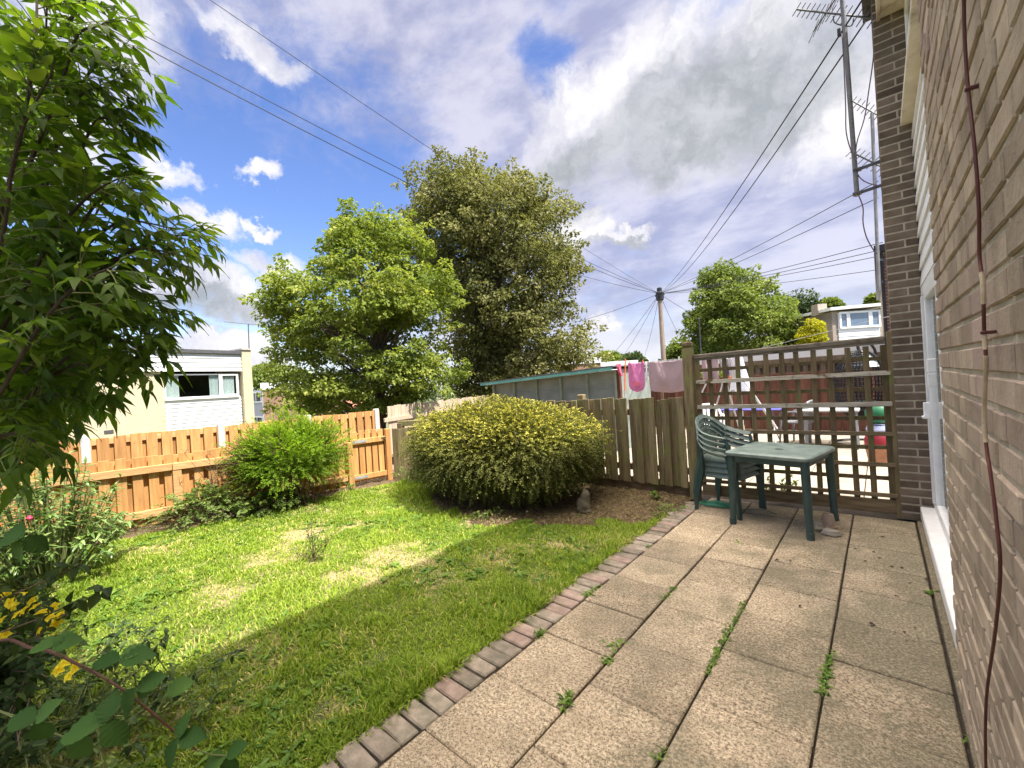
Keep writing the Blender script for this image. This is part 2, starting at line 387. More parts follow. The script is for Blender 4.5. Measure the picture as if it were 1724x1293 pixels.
# grey undersides (the parts of the heaped clouds turned away from the sun)
BEL = [(1130, 225, .34, .10, .28), (1000, 285, .26, .07, .2), (1290, 170, .24, .08, .25), (320, 520, .15, .030, 0), (220, 510, .15, .03, 0), (400, 545, .11, .025, 0), (1060, 418, .07, .012, 0), (985, 425, .06, .012, 0)]
bel = smax([mass(x, y, a, b, tilt=t) for (x, y, a, b, t) in BEL])
bel_m = mth(nt, 'MULTIPLY', sstep(mth(nt, 'ADD', bel, mth(nt, 'MULTIPLY', det, 0.9)), -0.55, 0.75), 0.95)
grain = nz(WD, 7.0, 7, 0.6)
K = 5.7   # luminance of a white cloud, in the units of the sky texture
def ccol(c): return tuple(v * K for v in c)
cumcol = mixc(nt, bel_m, mixc(nt, sstep(grain, 0.35, 0.62), ccol((0.66, 0.66, 0.76)), ccol((0.98, 0.96, 0.97))), mixc(nt, sstep(grain, 0.35, 0.65), ccol((0.37, 0.40, 0.43)), ccol((0.62, 0.63, 0.68))))
veilcol = mixc(nt, sstep(nz(strch, 3.5, 7, 0.6), 0.36, 0.64), ccol((0.42, 0.43, 0.60)), ccol((0.74, 0.72, 0.82)))
hs = nt.nodes.new('ShaderNodeHueSaturation'); hs.inputs['Saturation'].default_value = 1.16; hs.inputs['Hue'].default_value = 0.515; hs.inputs['Value'].default_value = 1.30
nt.links.new(sk.outputs[0], hs.inputs['Color'])
c = mixc(nt, veil_m, hs.outputs[0], veilcol)
c = mixc(nt, mth(nt, 'MULTIPLY', sstep(ZZ, 0.22, 0.0), 0.55), c, ccol((0.80, 0.82, 0.90)))
c = mixc(nt, cum_m, c, cumcol)
# added overhead glow, above the view: sky brightened to fill the shaded patio
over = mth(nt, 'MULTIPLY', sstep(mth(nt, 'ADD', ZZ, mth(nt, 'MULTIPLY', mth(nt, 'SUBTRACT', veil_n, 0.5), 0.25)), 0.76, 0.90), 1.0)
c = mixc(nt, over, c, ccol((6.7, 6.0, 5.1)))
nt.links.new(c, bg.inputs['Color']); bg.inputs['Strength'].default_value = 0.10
nt.links.new(bg.outputs[0], wo.inputs[0])
w.cycles.sampling_method = 'MANUAL'; w.cycles.sample_map_resolution = 512
sl = bpy.data.lights.new('sun', 'SUN'); sl.energy = 5.0; sl.angle = rad(0.53); sl.color = (1.0, 0.955, 0.87)
so = bpy.data.objects.new('sun', sl); COL.objects.link(so)
sv = Vector((math.cos(SUN_EL) * math.cos(SUN_AZ), math.cos(SUN_EL) * math.sin(SUN_AZ), math.sin(SUN_EL)))
so.rotation_euler = sv.to_track_quat('Z', 'Y').to_euler(); so.location = (8, 2, 14)
scene.view_settings.view_transform = 'Standard'; scene.view_settings.look = 'None'; scene.view_settings.gamma = 1
scene.view_settings.exposure = 1.0
scene.render.engine = 'CYCLES'
scene.cycles.max_bounces = 8; scene.cycles.transparent_max_bounces = 12; scene.cycles.diffuse_bounces = 4
# ------------------------------------------------------------------ numeric helpers for foliage
def nrm(a): return a / (np.linalg.norm(a, axis=-1, keepdims=True) + 1e-9)
def rvec(n): return nrm(R.normal(size=(n, 3)))
_T_small = np.array([[0, 2, 1], [0, 3, 2]])
def diamond_leaves(P, D, N, L, W, fold=0.25):
    """n small leaves: base, left, tip, right"""
    n = len(P); D = nrm(D); S = nrm(np.cross(D, N)); N = np.cross(S, D)
    L = np.broadcast_to(np.asarray(L, float).reshape(-1, 1), (n, 1)); W = np.broadcast_to(np.asarray(W, float).reshape(-1, 1), (n, 1))
    V = np.empty((n, 4, 3))
    V[:, 0] = P; V[:, 2] = P + D * L
    V[:, 1] = P + D * L * 0.45 + S * W * 0.5 + N * W * fold
    V[:, 3] = P + D * L * 0.45 - S * W * 0.5 + N * W * fold
    Fc = (np.arange(n)[:, None, None] * 4 + _T_small[None]).reshape(-1, 3)
    return V.reshape(-1, 3), Fc
def big_leaves(P, D, N, L, W, droop=0.3, fold=0.25, prof=(0.0, 0.62, 1.0, 0.80, 0.42, 0.0), wav=0.0, pleat=0.0):
    """n curved, folded leaves with a midrib; prof = half width at stations"""
    n = len(P); k = len(prof); D = nrm(D); S = nrm(np.cross(D, N)); N = np.cross(S, D)
    L = np.broadcast_to(np.asarray(L, float).reshape(-1, 1), (n, 1)); W = np.broadcast_to(np.asarray(W, float).reshape(-1, 1), (n, 1))
    dr = np.broadcast_to(np.asarray(droop, float).reshape(-1, 1), (n, 1))
    V = np.empty((n, k * 3, 3))
    for i, pw in enumerate(prof):
        t = i / (k - 1)
        mid = P + D * L * (t - 0.18 * np.abs(dr) * t * t) - N * L * dr * t * t
        wv = wav * W * math.sin(i * 2.4); pl = pleat * W * (1 if i % 2 else -1)
        V[:, 3 * i] = mid
        V[:, 3 * i + 1] = mid + S * W * 0.5 * pw + N * (W * 0.5 * pw * fold * 2 + wv + pl)
        V[:, 3 * i + 2] = mid - S * W * 0.5 * pw + N * (W * 0.5 * pw * fold * 2 - wv + pl)
    T = []
    for i in range(k - 1):
        a, b = 3 * i, 3 * i + 3
        for (m0, s0, s1, m1) in ((a, a + 1, b + 1, b),):
            T += [[m0, s1, s0], [m0, m1, s1]]
        T += [[a, a + 2, b + 2], [a, b + 2, b]]
    T = np.array(T)
    Fc = (np.arange(n)[:, None, None] * (3 * k) + T[None]).reshape(-1, 3)
    return V.reshape(-1, 3), Fc, len(T)
class Acc:
    """collects vertex / triangle arrays for one mesh"""
    def __init__(s): s.V = []; s.F = []; s.r = []; s.n = 0
    def add(s, V, Fc, r):
        s.V.append(V); s.F.append(Fc + s.n); s.n += len(V); s.r.append(r); return s
    def big(s, *a, rnd=None, **k):
        V, Fc, t = big_leaves(*a, **k); n = len(a[0])
        r = R.random(n) if rnd is None else rnd
        return s.add(V, Fc, np.repeat(r, t))
    def small(s, *a, rnd=None, **k):
        V, Fc = diamond_leaves(*a, **k); n = len(a[0])
        r = R.random(n) if rnd is None else rnd
        return s.add(V, Fc, np.repeat(r, 2))
    def build(s, name, mat, parent=None, smooth=False):
        return arr_mesh(name, np.concatenate(s.V), np.concatenate(s.F), mat, parent, np.concatenate(s.r), smooth)
_G = R.random((64, 64))
def vnoise(x, y, sc):
    x = np.asarray(x) * sc + 500; y = np.asarray(y) * sc + 500
    xi = np.floor(x).astype(int); yi = np.floor(y).astype(int); fx = x - xi; fy = y - yi
    fx = fx * fx * (3 - 2 * fx); fy = fy * fy * (3 - 2 * fy)
    g = lambda a, b: _G[a % 64, b % 64]
    return (g(xi, yi) * (1 - fx) + g(xi + 1, yi) * fx) * (1 - fy) + (g(xi, yi + 1) * (1 - fx) + g(xi + 1, yi + 1) * fx) * fy

# ------------------------------------------------------------------ terrain
def terr(x, y):
    x = np.asarray(x, float)
    z = -0.03 - np.clip((-7.25 - x) / 1.6, 0, 1) * 0.72 - np.clip((-9.6 - x) / 11, 0, 1) * 1.35 - np.clip((-22 - x) / 80, 0, 1) * 2.5
    return z
xs = np.concatenate([[-900, -400, -200, -120], np.arange(-100, -24, 6), np.arange(-24, -7, 0.8), [-7.25], np.arange(-7, 2, 1.0), [3, 8, 20, 60, 150, 400, 900]])
ys = np.concatenate([[-900, -300, -100, -40, -15], np.arange(-8, 14, 1.0), [18, 25, 40, 70, 120, 250, 500, 900]])
GX_, GY_ = np.meshgrid(xs, ys, indexing='ij')
V = np.stack([GX_, GY_, terr(GX_, GY_)], -1).reshape(-1, 3)
ny = len(ys); ii, jj = np.meshgrid(np.arange(len(xs) - 1), np.arange(ny - 1), indexing='ij')
q = (ii * ny + jj).ravel()
m, nt, out = new_mat('ground'); v = coords(nt)
n1 = noise(nt, v, 0.35, 6); n2 = noise(nt, v, 30, 5, 0.7)
cc = mixc(nt, ramp(nt, n1, [(0.4, 0), (0.6, 1)]), (0.10, 0.12, 0.045), (0.07, 0.10, 0.03)); cc = mixc(nt, ramp(nt, n2, [(0.35, 0.0), (0.7, 0.8)]), cc, (0.14, 0.11, 0.07))
p = nd(nt, 'ShaderNodeBsdfPrincipled', Roughness=0.95); nt.links.new(cc, p.inputs['Base Color']); nt.links.new(p.outputs[0], out.inputs[0])
tag(arr_mesh('ground', V, np.stack([q, q + ny, q + ny + 1, q + 1], -1), m), kind='structure')

# lawn sheet with straw and thatch
BUSH_C = np.array([-3.95, 4.30])
PATCH = [(700, 1005, .32), (440, 1078, .36), (560, 1075, .22), (860, 925, .22), (240, 925, .35), (600, 985, .3), (470, 955, .35), (380, 1000, .3), (560, 1180, .15), (330, 1085, .25), (800, 880, .25), (310, 1200, .2), (940, 920, .15), (500, 905, .3), (640, 930, .25)]
PP = [(*at_z(x, y)[:2], r) for x, y, r in PATCH]
def dry(x, y):
    d = np.zeros(np.shape(x))
    for (a, b, r) in PP: d = np.maximum(d, np.exp(-(((x - a) ** 2 + (y - b) ** 2) / (r * r)) * 0.9))
    n = vnoise(x, y, 1.7) * 0.35 + vnoise(x + 3, y, 4.3) * 0.35 + vnoise(x, y + 9, 11.0) * 0.3
    return np.clip(d * 0.48 + (n - 0.5) * 1.8 + 0.03, 0, 1)
def soil_m(x, y):
    """1 where the bare bed is"""
    e = ((x - BUSH_C[0]) / 1.12) ** 2 + ((y - BUSH_C[1]) / 0.90) ** 2 + (vnoise(x, y, 4) - 0.5) * 0.5
    b = (y > 3.75 + (x + 2.6) * 0.62 + (vnoise(x, y, 5) - 0.5) * 0.5) & (x > -3.6)
    f = (x < -6.62 + (y - 0.5) * 0.10 + (vnoise(x, y, 4) - 0.5) * 0.45) | (y > 4.75)
    return (e < 1) | b | f
xs = np.arange(-7.2, -1.75, 0.08); ys = np.arange(-2.5, 5.35, 0.08)
A, B = np.meshgrid(xs, ys, indexing='ij')
Z = (vnoise(A, B, 2.2) - 0.5) * 0.03 + (vnoise(A, B, 7) - 0.5) * 0.018 - 0.012
Z = np.where(soil_m(A, B), Z + 0.01 + (vnoise(A, B, 11) - 0.5) * 0.045, Z)
Vl = np.stack([A, B, Z], -1).reshape(-1, 3); ny = len(ys)
ii, jj = np.meshgrid(np.arange(len(xs) - 1), np.arange(ny - 1), indexing='ij'); q = (ii * ny + jj).ravel()
m, nt, out = new_mat('lawn_soil'); v = coords(nt)
at = attr(nt, 'dry'); so_ = attr(nt, 'bed')
n2 = noise(nt, v, 60, 6, 0.7); n3 = noise(nt, v, 14, 6, 0.65)
thatch = mixc(nt, ramp(nt, n2, [(0.3, 0), (0.7, 1)]), (0.24, 0.185, 0.095), (0.50, 0.42, 0.24))
green = mixc(nt, ramp(nt, n2, [(0.3, 0), (0.7, 1)]), (0.075, 0.110, 0.022), (0.20, 0.25, 0.06))
cc = mixc(nt, ramp(nt, at, [(0.15, 0), (0.6, 1)]), green, thatch)
dirt = mixc(nt, ramp(nt, n3, [(0.35, 0), (0.65, 1)]), (0.085, 0.060, 0.036), (0.20, 0.145, 0.088))
dirt = mixc(nt, ramp(nt, noise(nt, v, 38, 4, 0.7), [(0.56, 0), (0.66, 1)]), dirt, (0.27, 0.20, 0.115))
cc = mixc(nt, ramp(nt, so_, [(0.3, 0), (0.6, 1)]), cc, dirt)
p = nd(nt, 'ShaderNodeBsdfPrincipled', Roughness=0.95); p.inputs['Specular IOR Level'].default_value = 0.1
nt.links.new(cc, p.inputs['Base Color'])
b = nd(nt, 'ShaderNodeBump', Strength=1.0, Distance=0.03); nt.links.new(n2, b.inputs['Height']); nt.links.new(b.outputs[0], p.inputs['Normal'])
nt.links.new(p.outputs[0], out.inputs[0])
lawn = tag(arr_mesh('lawn_ground', Vl, np.stack([q, q + ny, q + ny + 1, q + 1], -1), m, smooth=True), kind='structure')
for nme, arr in (('dry', dry(A, B)), ('bed', soil_m(A, B).astype(float))):
    a = lawn.data.attributes.new(nme, 'FLOAT', 'POINT'); a.data.foreach_set('value', arr.astype(np.float32).ravel())
def lz(x, y):
    z = (vnoise(x, y, 2.2) - 0.5) * 0.03 + (vnoise(x, y, 7) - 0.5) * 0.018 - 0.012
    return z

# grass
N0 = 900000
gx = R.uniform(-7.1, -1.775, N0); gy = R.uniform(-0.9, 5.2, N0)
d2 = gx ** 2 + gy ** 2 + 1.0
dens = np.clip(56000 / d2, 5000, 19000) / (N0 / (5.4 * 6.1))
dr = dry(gx, gy)
keep = (R.random(N0) < dens * (1 - 0.60 * np.clip(dr * 1.2, 0, 1))) & ~soil_m(gx, gy)
# only where the camera could look, with a wide margin
fw = gx * FWD[0] + gy * FWD[1]; lt = gx * _rt[0] + gy * _rt[1]
keep &= (fw > 0.2) & (np.abs(lt) < fw * 1.5 + 0.6)
gx, gy, dr = gx[keep], gy[keep], dr[keep]; n = len(gx)
tuft = vnoise(gx, gy, 3.1) * 0.6 + vnoise(gx, gy, 9) * 0.4
L = (0.022 + 0.060 * tuft ** 1.6 * R.uniform(0.5, 1.5, n)) * (1 - 0.5 * dr)
edge = np.exp(-np.abs(gx + 1.80) / 0.10); L = L * (1 + 0.7 * edge) + 0.012 * edge
far = np.sqrt(gx ** 2 + gy ** 2)
Wd = R.uniform(0.0016, 0.0034, n) * (1 + far * 0.13)
az = R.uniform(0, 2 * PI, n); lean = R.uniform(0.15, 1.15, n)
D = np.stack([np.cos(az) * np.sin(lean), np.sin(az) * np.sin(lean), np.cos(lean)], -1)
S = np.stack([-np.sin(az), np.cos(az), np.zeros(n)], -1)
P = np.stack([gx, gy, lz(gx, gy)], -1)
Vg = np.empty((n, 5, 3)); hw = (S * Wd[:, None])
Vg[:, 0] = P - hw; Vg[:, 1] = P + hw
mid = P + D * L[:, None] * 0.55; Vg[:, 2] = mid - hw * 0.8; Vg[:, 3] = mid + hw * 0.8
tip = P + D * L[:, None] * 0.95; tip[:, 2] -= L * 0.22 * np.sin(lean); Vg[:, 4] = tip + np.stack([np.cos(az), np.sin(az), np.zeros(n)], -1) * (L * 0.15)[:, None]
T = np.array([[0, 1, 3], [0, 3, 2], [2, 3, 4]])
Fg = (np.arange(n)[:, None, None] * 5 + T[None]).reshape(-1, 3)
rg = np.clip(0.15 + 0.55 * R.random(n) + 0.25 * (vnoise(gx, gy, 2.5) - 0.5), 0, 0.74)
straw = R.random(n) < (0.03 + 0.48 * dr); rg[straw] = R.uniform(0.86, 1.0, straw.sum())
M['grass'] = leaf_mat('grass', (0.090, 0.165, 0.013), (0.325, 0.425, 0.048), (0.64, 0.50, 0.24), 0.38, 0.6, 0.2, tcol=(1.2, 1.3, 0.5))
tag(arr_mesh('grass', Vg.reshape(-1, 3), Fg, M['grass'], None, np.repeat(rg, 3)), kind='stuff')

# broad-leaved weeds through the lawn, far too many to count
acc = Acc()
nc = 1300
wx = R.uniform(-6.4, -1.85, nc); wy = R.uniform(-0.4, 4.4, nc)
ok = ~soil_m(wx, wy) & (dry(wx, wy) < 0.6) & (vnoise(wx, wy, 1.3) > 0.38); wx, wy = wx[ok], wy[ok]
for a, b_ in zip(wx, wy):
    k = R.integers(4, 11); an = R.uniform(0, 2 * PI, k); el = R.uniform(0.2, 0.9, k); s_ = R.uniform(0.6, 1.25)
    D = np.stack([np.cos(an) * np.cos(el), np.sin(an) * np.cos(el), np.sin(el)], -1)
    P = np.stack([a + R.normal(0, .02, k), b_ + R.normal(0, .02, k), np.full(k, float(lz(a, b_)) + 0.004)], -1)
    N = np.array([0, 0, 1.0]) + rvec(k) * 0.25
    acc.big(P, D, N, R.uniform(.038, .090, k) * s_, R.uniform(.014, .026, k) * s_, droop=0.55, fold=0.2, rnd=R.random(k) * 0.7)
M['weed'] = leaf_mat('weed', (0.06, 0.135, 0.014), (0.17, 0.28, 0.045), (0.26, 0.34, 0.08), 0.32)
tag(acc.build('lawn_weeds', M['weed'], smooth=True), kind='stuff')

# ------------------------------------------------------------------ patio
def slab_mat():
    m, nt, out = new_mat('paving_slab'); v = coords(nt); r = attr(nt)
    cmb = nt.nodes.new('ShaderNodeCombineXYZ')
    for i, k in enumerate((31.0, 17.0, 0.0)): nt.links.new(mth(nt, 'MULTIPLY', r, k), cmb.inputs[i])
    ad = nt.nodes.new('ShaderNodeVectorMath'); nt.links.new(v, ad.inputs[0]); nt.links.new(cmb.outputs[0], ad.inputs[1]); vs = ad.outputs[0]
    st = nt.nodes.new('ShaderNodeMapping'); st.inputs['Scale'].default_value = (1, 2.6, 1); st.inputs['Rotation'].default_value = (0, 0, 0.5); nt.links.new(vs, st.inputs[0])
    n1 = noise(nt, vs, 5, 6, 0.6); n2 = noise(nt, vs, 70, 6, 0.75); n3 = noise(nt, st.outputs[0], 30, 8, 0.78); n4 = noise(nt, v, 1.1, 5, 0.6); n5 = noise(nt, vs, 130, 3, 0.6)
    c = mixc(nt, ramp(nt, n3, [(0.34, 0), (0.64, 1)]), (0.390, 0.300, 0.203), (0.745, 0.620, 0.455))
    c = mixc(nt, ramp(nt, n2, [(0.40, 0.95), (0.54, 0.0)]), c, (0.185, 0.14, 0.094))
    c = mixc(nt, ramp(nt, n1, [(0.46, 0), (0.70, 0.6)]), c, (0.34, 0.265, 0.180))
    c = mixc(nt, mth(nt, 'MULTIPLY', ramp(nt, n4, [(0.47, 0), (0.62, 0.8)]), ramp(nt, n2, [(0.35, 1.0), (0.7, 0.35)])), c, (0.20, 0.172, 0.128))
    c = mixc(nt, ramp(nt, n5, [(0.565, 0.0), (0.63, 0.9)]), c, (0.075, 0.058, 0.043))
    # mossy grey-green staining, heaviest on the slabs by the house wall
    sx = nt.nodes.new('ShaderNodeSeparateXYZ'); nt.links.new(v, sx.inputs[0])
    near = nt.nodes.new('ShaderNodeMapRange'); near.inputs['From Min'].default_value = -1.0; near.inputs['From Max'].default_value = 0.1; nt.links.new(sx.outputs[0], near.inputs['Value'])
    ms = mth(nt, 'ADD', noise(nt, v, 2.3, 7, 0.68), mth(nt, 'MULTIPLY', near.outputs[0], 0.16))
    c = mixc(nt, mth(nt, 'MULTIPLY', ramp(nt, ms, [(0.51, 0), (0.64, 0.92)]), ramp(nt, n2, [(0.35, 1.0), (0.65, 0.35)])), c, (0.155, 0.145, 0.095))
    c = mixc(nt, ramp(nt, noise(nt, vs, 23, 6, 0.7), [(0.57, 0), (0.66, 0.55)]), c, (0.28, 0.20, 0.130))
    vo = nt.nodes.new('ShaderNodeTexVoronoi'); vo.inputs['Scale'].default_value = 26; nt.links.new(vs, vo.inputs['Vector'])
    n6 = noise(nt, vs, 9, 4, 0.6)
    spot = mth(nt, 'MULTIPLY', ramp(nt, vo.outputs['Distance'], [(0.16, 1.0), (0.28, 0.0)]), ramp(nt, n6, [(0.56, 0.0), (0.66, 0.7)]))
    c = mixc(nt, spot, c, (0.085, 0.068, 0.05))
    c = mixc(nt, ramp(nt, noise(nt, vs, 34, 5, 0.7), [(0.655, 0), (0.70, 0.7)]), c, (0.62, 0.56, 0.46))
    c = mixc(nt, mth(nt, 'MULTIPLY', ramp(nt, noise(nt, vs, 75, 4, 0.6), [(0.585, 0.0), (0.64, 0.9)]), ramp(nt, n1, [(0.40, 0.15), (0.60, 1.0)])), c, (0.085, 0.068, 0.050))
    hs = nt.nodes.new('ShaderNodeHueSaturation'); nt.links.new(c, hs.inputs['Color'])
    nt.links.new(mth(nt, 'ADD', mth(nt, 'MULTIPLY', r, 0.30), 0.84), hs.inputs['Value'])
    p = nd(nt, 'ShaderNodeBsdfPrincipled', Roughness=0.9); p.inputs['Specular IOR Level'].default_value = 0.2; nt.links.new(hs.outputs[0], p.inputs['Base Color'])
    b1 = nd(nt, 'ShaderNodeBump', Strength=0.7, Distance=0.010); nt.links.new(n3, b1.inputs['Height'])
    b2 = nd(nt, 'ShaderNodeBump', Strength=0.8, Distance=0.004); nt.links.new(n2, b2.inputs['Height']); nt.links.new(b1.outputs[0], b2.inputs['Normal'])
    nt.links.new(b2.outputs[0], p.inputs['Normal']); nt.links.new(p.outputs[0], out.inputs[0]); return m
M['slab'] = slab_mat()
mb = MB()
cx = [-1.6, -1.163, -0.72, -0.264, 0.187]; offs = [0.165, 0.387, 0.14, 0.365]
for c_ in range(4):
    y = -2.3 + (offs[c_] + 0.1) % 0.45
    while y < 5.3:
        y1 = min(y + 0.45, 5.36)
        if y1 - y > 0.1:
            tx, ty = random.gauss(0, 0.004), random.gauss(0, 0.004)
            ax = np.array([1, 0, tx]); ay = np.array([0, 1, ty]); az_ = np.array([-tx, -ty, 1])
            g0 = 0.0045
            mb.obox(((cx[c_] + cx[c_ + 1]) / 2, (y + y1) / 2, -0.03 + random.gauss(0, 0.0015)), ax, ay, az_, (cx[c_ + 1] - cx[c_]) / 2 - g0 - random.random() * .002, (y1 - y) / 2 - 0.0012 - random.random() * .0018, 0.03, ch=0.006)
        y = y1
mb.box(0.196, 0.30, -2.3, 5.37, -0.06, 0.012, ch=0.004)
tag(mb.build('patio_paving', M['slab']), kind='structure')
mb = MB(); mb.box(-1.83, 0.33, -2.4, 5.9, -0.3, -0.019)
M['joint_soil'] = surf('joint_soil', (0.022, 0.017, 0.012), (0.05, 0.038, 0.026), 30, rough=.95, bump=.8, rv=0)
tag(mb.build('patio_soil', M['joint_soil']), kind='structure')
M['edge_brick'] = surf('edge_brick', (0.20, 0.165, 0.13), (0.335, 0.28, 0.23), 18, rough=0.92, bump=0.8, rv=0.22, c3=(0.165, 0.155, 0.115), s3=7, t3=(0.48, 0.68), spec=0.15, bscale=70, bdist=0.006)
M['edge_brick_red'] = surf('edge_brick_red', (0.23, 0.165, 0.14), (0.35, 0.265, 0.225), 18, rough=0.92, bump=0.8, rv=0.2, c3=(0.20, 0.165, 0.12), s3=7, t3=(0.50, 0.72), spec=0.15, bscale=70, bdist=0.006)
mb = MB(); y = -2.2
while y < 5.1:
    wv = 0.103 + random.gauss(0, .002)
    mb.obox((-1.705 + random.gauss(0, .004), y + wv / 2, -0.032 + random.gauss(0, .003)), (1, random.gauss(0, .02), random.gauss(0, .012)), (0, 1, random.gauss(0, .012)), (0, 0, 1), 0.098, wv / 2 - 0.005, 0.03, ch=0.007, mi=int(random.random() < 0.35))
    y += wv
tag(mb.build('brick_edging', [M['edge_brick'], M['edge_brick_red']]), kind='structure')

# ------------------------------------------------------------------ neighbour's patio
m = surf('pale_paving', (0.27, 0.235, 0.185), (0.35, 0.31, 0.25), 5, rough=0.85, bump=0.2, rv=0.12, c3=(0.27, 0.23, 0.18), s3=1.5, t3=(0.55, 0.7))
M['pale_paving'] = m
mb = MB()
for i in range(10):
    for j in range(10):
        x0 = -4.4 + i * 0.6; y0 = 5.62 + j * 0.61
        mb.box(x0 + .006, x0 + .594, y0 + .006, y0 + .604, -0.05, 0.0 + random.gauss(0, .001), ch=0.004)
tag(mb.build('neighbour_patio', m), kind='structure')
mb = MB(); mb.box(-9, 12, 5.6, 30, -0.2, -0.02)
tag(mb.build('neighbour_ground', M['soil']), kind='structure')
# ------------------------------------------------------------------ our terrace house
def bricks(mb, O, U, N, length, z0, z1, sizes, joint=0.012, course=0.075, proud=0.0, depth=0.05, jit=0.0015, mi=0):
    """courses of chamfered bricks on the plane through O along U facing N; sizes(i) -> brick lengths of course i"""
    O = np.array(O, float); U = np.array(U, float); N = np.array(N, float); Zv = np.array([0, 0, 1.0])
    i = 0; z = z0
    while z < z1 - 0.01:
        h = min(course - joint, z1 - z); s = 0.0
        for L in sizes(i):
            e = min(s + L, length)
            if e - s > 0.02:
                c = O + U * ((s + e) / 2) + N * (proud - depth / 2 + random.gauss(0, jit)) + Zv * (z + h / 2 + random.gauss(0, jit * .5))
                mb.obox(c, U, np.cross(N, U) * -1, N, (e - s) / 2, h / 2 - abs(random.gauss(0, .0006)), depth / 2, ch=0.004, mi=mi)
            s += L + joint
            if s >= length: break
        z += course; i += 1
def stretcher(i):
    random.seed(900 + i)
    l = [0.10] if i % 2 else []
    out = list(l)
    for k in range(40):
        out.append(0.215 if random.random() < 0.72 else 0.102)
    return out
house = thing('terrace_house', 'brown brick terrace house with white patio door right beside the paved patio', 'house', (0.35, 2.6, 0))
mb = MB(); bricks(mb, (0.1965, 2.62, 0.035), (0, -1, 0), (-1, 0, 0), 4.4, 0.0, 4.9, stretcher)
M['brick_wall'] = surf('brick_wall', (0.275, 0.215, 0.160), (0.425, 0.345, 0.262), 7, (1, 1, 1), 0.92, 0.8, 0.20, c3=(0.385, 0.290, 0.245), s3=1.3, t3=(0.50, 0.66), spec=0.12, bscale=60, bdist=0.006)
wall = mb.build('brick_wall', M['brick_wall'], house)
mb = MB(); mb.box(0.2030, 0.45, -3.5, 2.622, 0.0, 4.95); mb.box(0.45, 5.4, -3.5, 5.70, 0.0, 4.95)
mb.build('mortar', M['mortar_grey'], wall)
# pier at the end
def pier_sizes(i): return [0.235] if i % 2 else [0.128, 0.097]
mb = MB(); bricks(mb, (0.096, 5.42, 0.0), (1, 0, 0), (0, -1, 0), 0.236, 0.004, 4.98, pier_sizes, depth=0.10, jit=0.0004, proud=.002)
def pier_side(i): return [0.102, 0.215] if i % 2 else [0.215, 0.102]
bricks(mb, (0.096, 5.55, 0.0), (0, 1, 0), (-1, 0, 0), 0.24, 0.004, 4.98, pier_side, depth=0.08, jit=0.0004, proud=.002)
pier = mb.build('brick_pier', M['brick_dark'], house)
mb = MB(); mb.box(0.0975, 0.336, 5.4215, 5.79, 0.0, 4.98); mb.build('mortar', M['mortar'], pier)
# recessed bay: patio door below, cladding above
door = None
XW = 0.315
mb = MB(); mb.box(XW, XW + 0.06, 2.62, 5.42, 2.07, 2.15); mb.box(XW, XW + 0.06, 2.62, 5.42, 0.155, 0.20)
for (a, b_) in ((5.345, 5.415), (5.0, 5.06), (3.9, 3.96), (2.63, 2.70)): mb.box(XW, XW + 0.058, a, b_, 0.20, 2.07)
door = mb.build('patio_door', M['upvc'], house, bevel=0.004)
mb = MB()
for (a, b_) in ((5.27, 5.325), (4.90, 4.97), (3.98, 4.05)): mb.box(XW - 0.012, XW + 0.03, a, b_, 0.21, 2.06)
mb.box(XW - 0.012, XW + 0.03, 4.05, 4.90, 0.21, 0.29); mb.box(XW - 0.012, XW + 0.03, 4.05, 4.90, 1.99, 2.06)
mb.build('sash', M['upvc'], door, bevel=0.004)
mb = MB(); mb.box(XW + 0.012, XW + 0.018, 2.70, 5.34, 0.2, 2.07); mb.build('glass', M['glass'], door)
mb = MB(); mb.box(XW - 0.055, XW - 0.012, 4.93, 4.955, 1.0, 1.14, ch=.006); mb.tube([(XW - .06, 4.94, 1.02), (XW - .06, 4.84, 1.02)], 0.010); mb.build('handle', M['upvc'], door)
mb = MB(); mb.box(XW - 0.05, XW - 0.0, 4.40, 4.47, 1.40, 1.50, ch=.004); mb.box(XW - 0.05, XW - 0.0, 4.40, 4.47, 1.29, 1.39, ch=.004); mb.build('hinge', M['upvc'], door)
mb = MB(); mb.box(0.222, XW + 0.02, 2.63, 5.36, 0.05, 0.153, ch=.006); mb.build('sill', M['upvc'], door)
mb = MB(); mb.box(0.42, 0.446, 2.64, 5.4, 0.16, 2.14); mb.build('curtain', surf('curtain', (0.25, 0.25, 0.25), (0.4, 0.4, 0.39), 3, (1, 14, 0.3), 0.9, 0.8, 0.1), door)
mb = MB(); z = 2.155
while z < 3.58:
    # each board overlaps the one below: bottom edge proud
    mb.add([(XW - .004, 2.62, z), (XW - .004, 5.415, z), (XW + .012, 5.415, z + .148), (XW + .012, 2.62, z + .148), (XW + .04, 2.62, z), (XW + .04, 5.415, z), (XW + .04, 5.415, z + .148), (XW + .04, 2.62, z + .148)],
           [(0, 3, 2, 1), (0, 1, 5, 4), (3, 7, 6, 2), (0, 4, 7, 3), (1, 2, 6, 5)]); z += .15
mb.build('cladding', M['cladding'], house)
mb = MB(); mb.box(0.245, XW + 0.05, 2.63, 5.385, 3.645, 3.70, ch=.005); mb.box(0.262, XW + .05, 2.63, 5.385, 3.655, 3.79); 
mb.build('window_sill', M['cream'], house)
uw = MB(); uw.box(XW, XW + .06, 2.62, 5.415, 3.791, 3.86); uw.box(XW, XW + .06, 2.62, 5.415, 4.62, 4.70)
for a in (2.63, 3.9, 5.35): uw.box(XW, XW + .058, a, a + .06, 3.86, 4.62)
uw = uw.build('window', M['upvc'], house, bevel=.004)
mb = MB(); mb.box(XW + .012, XW + .018, 2.69, 5.35, 3.86, 4.62); mb.build('pane', M['glass'], uw)
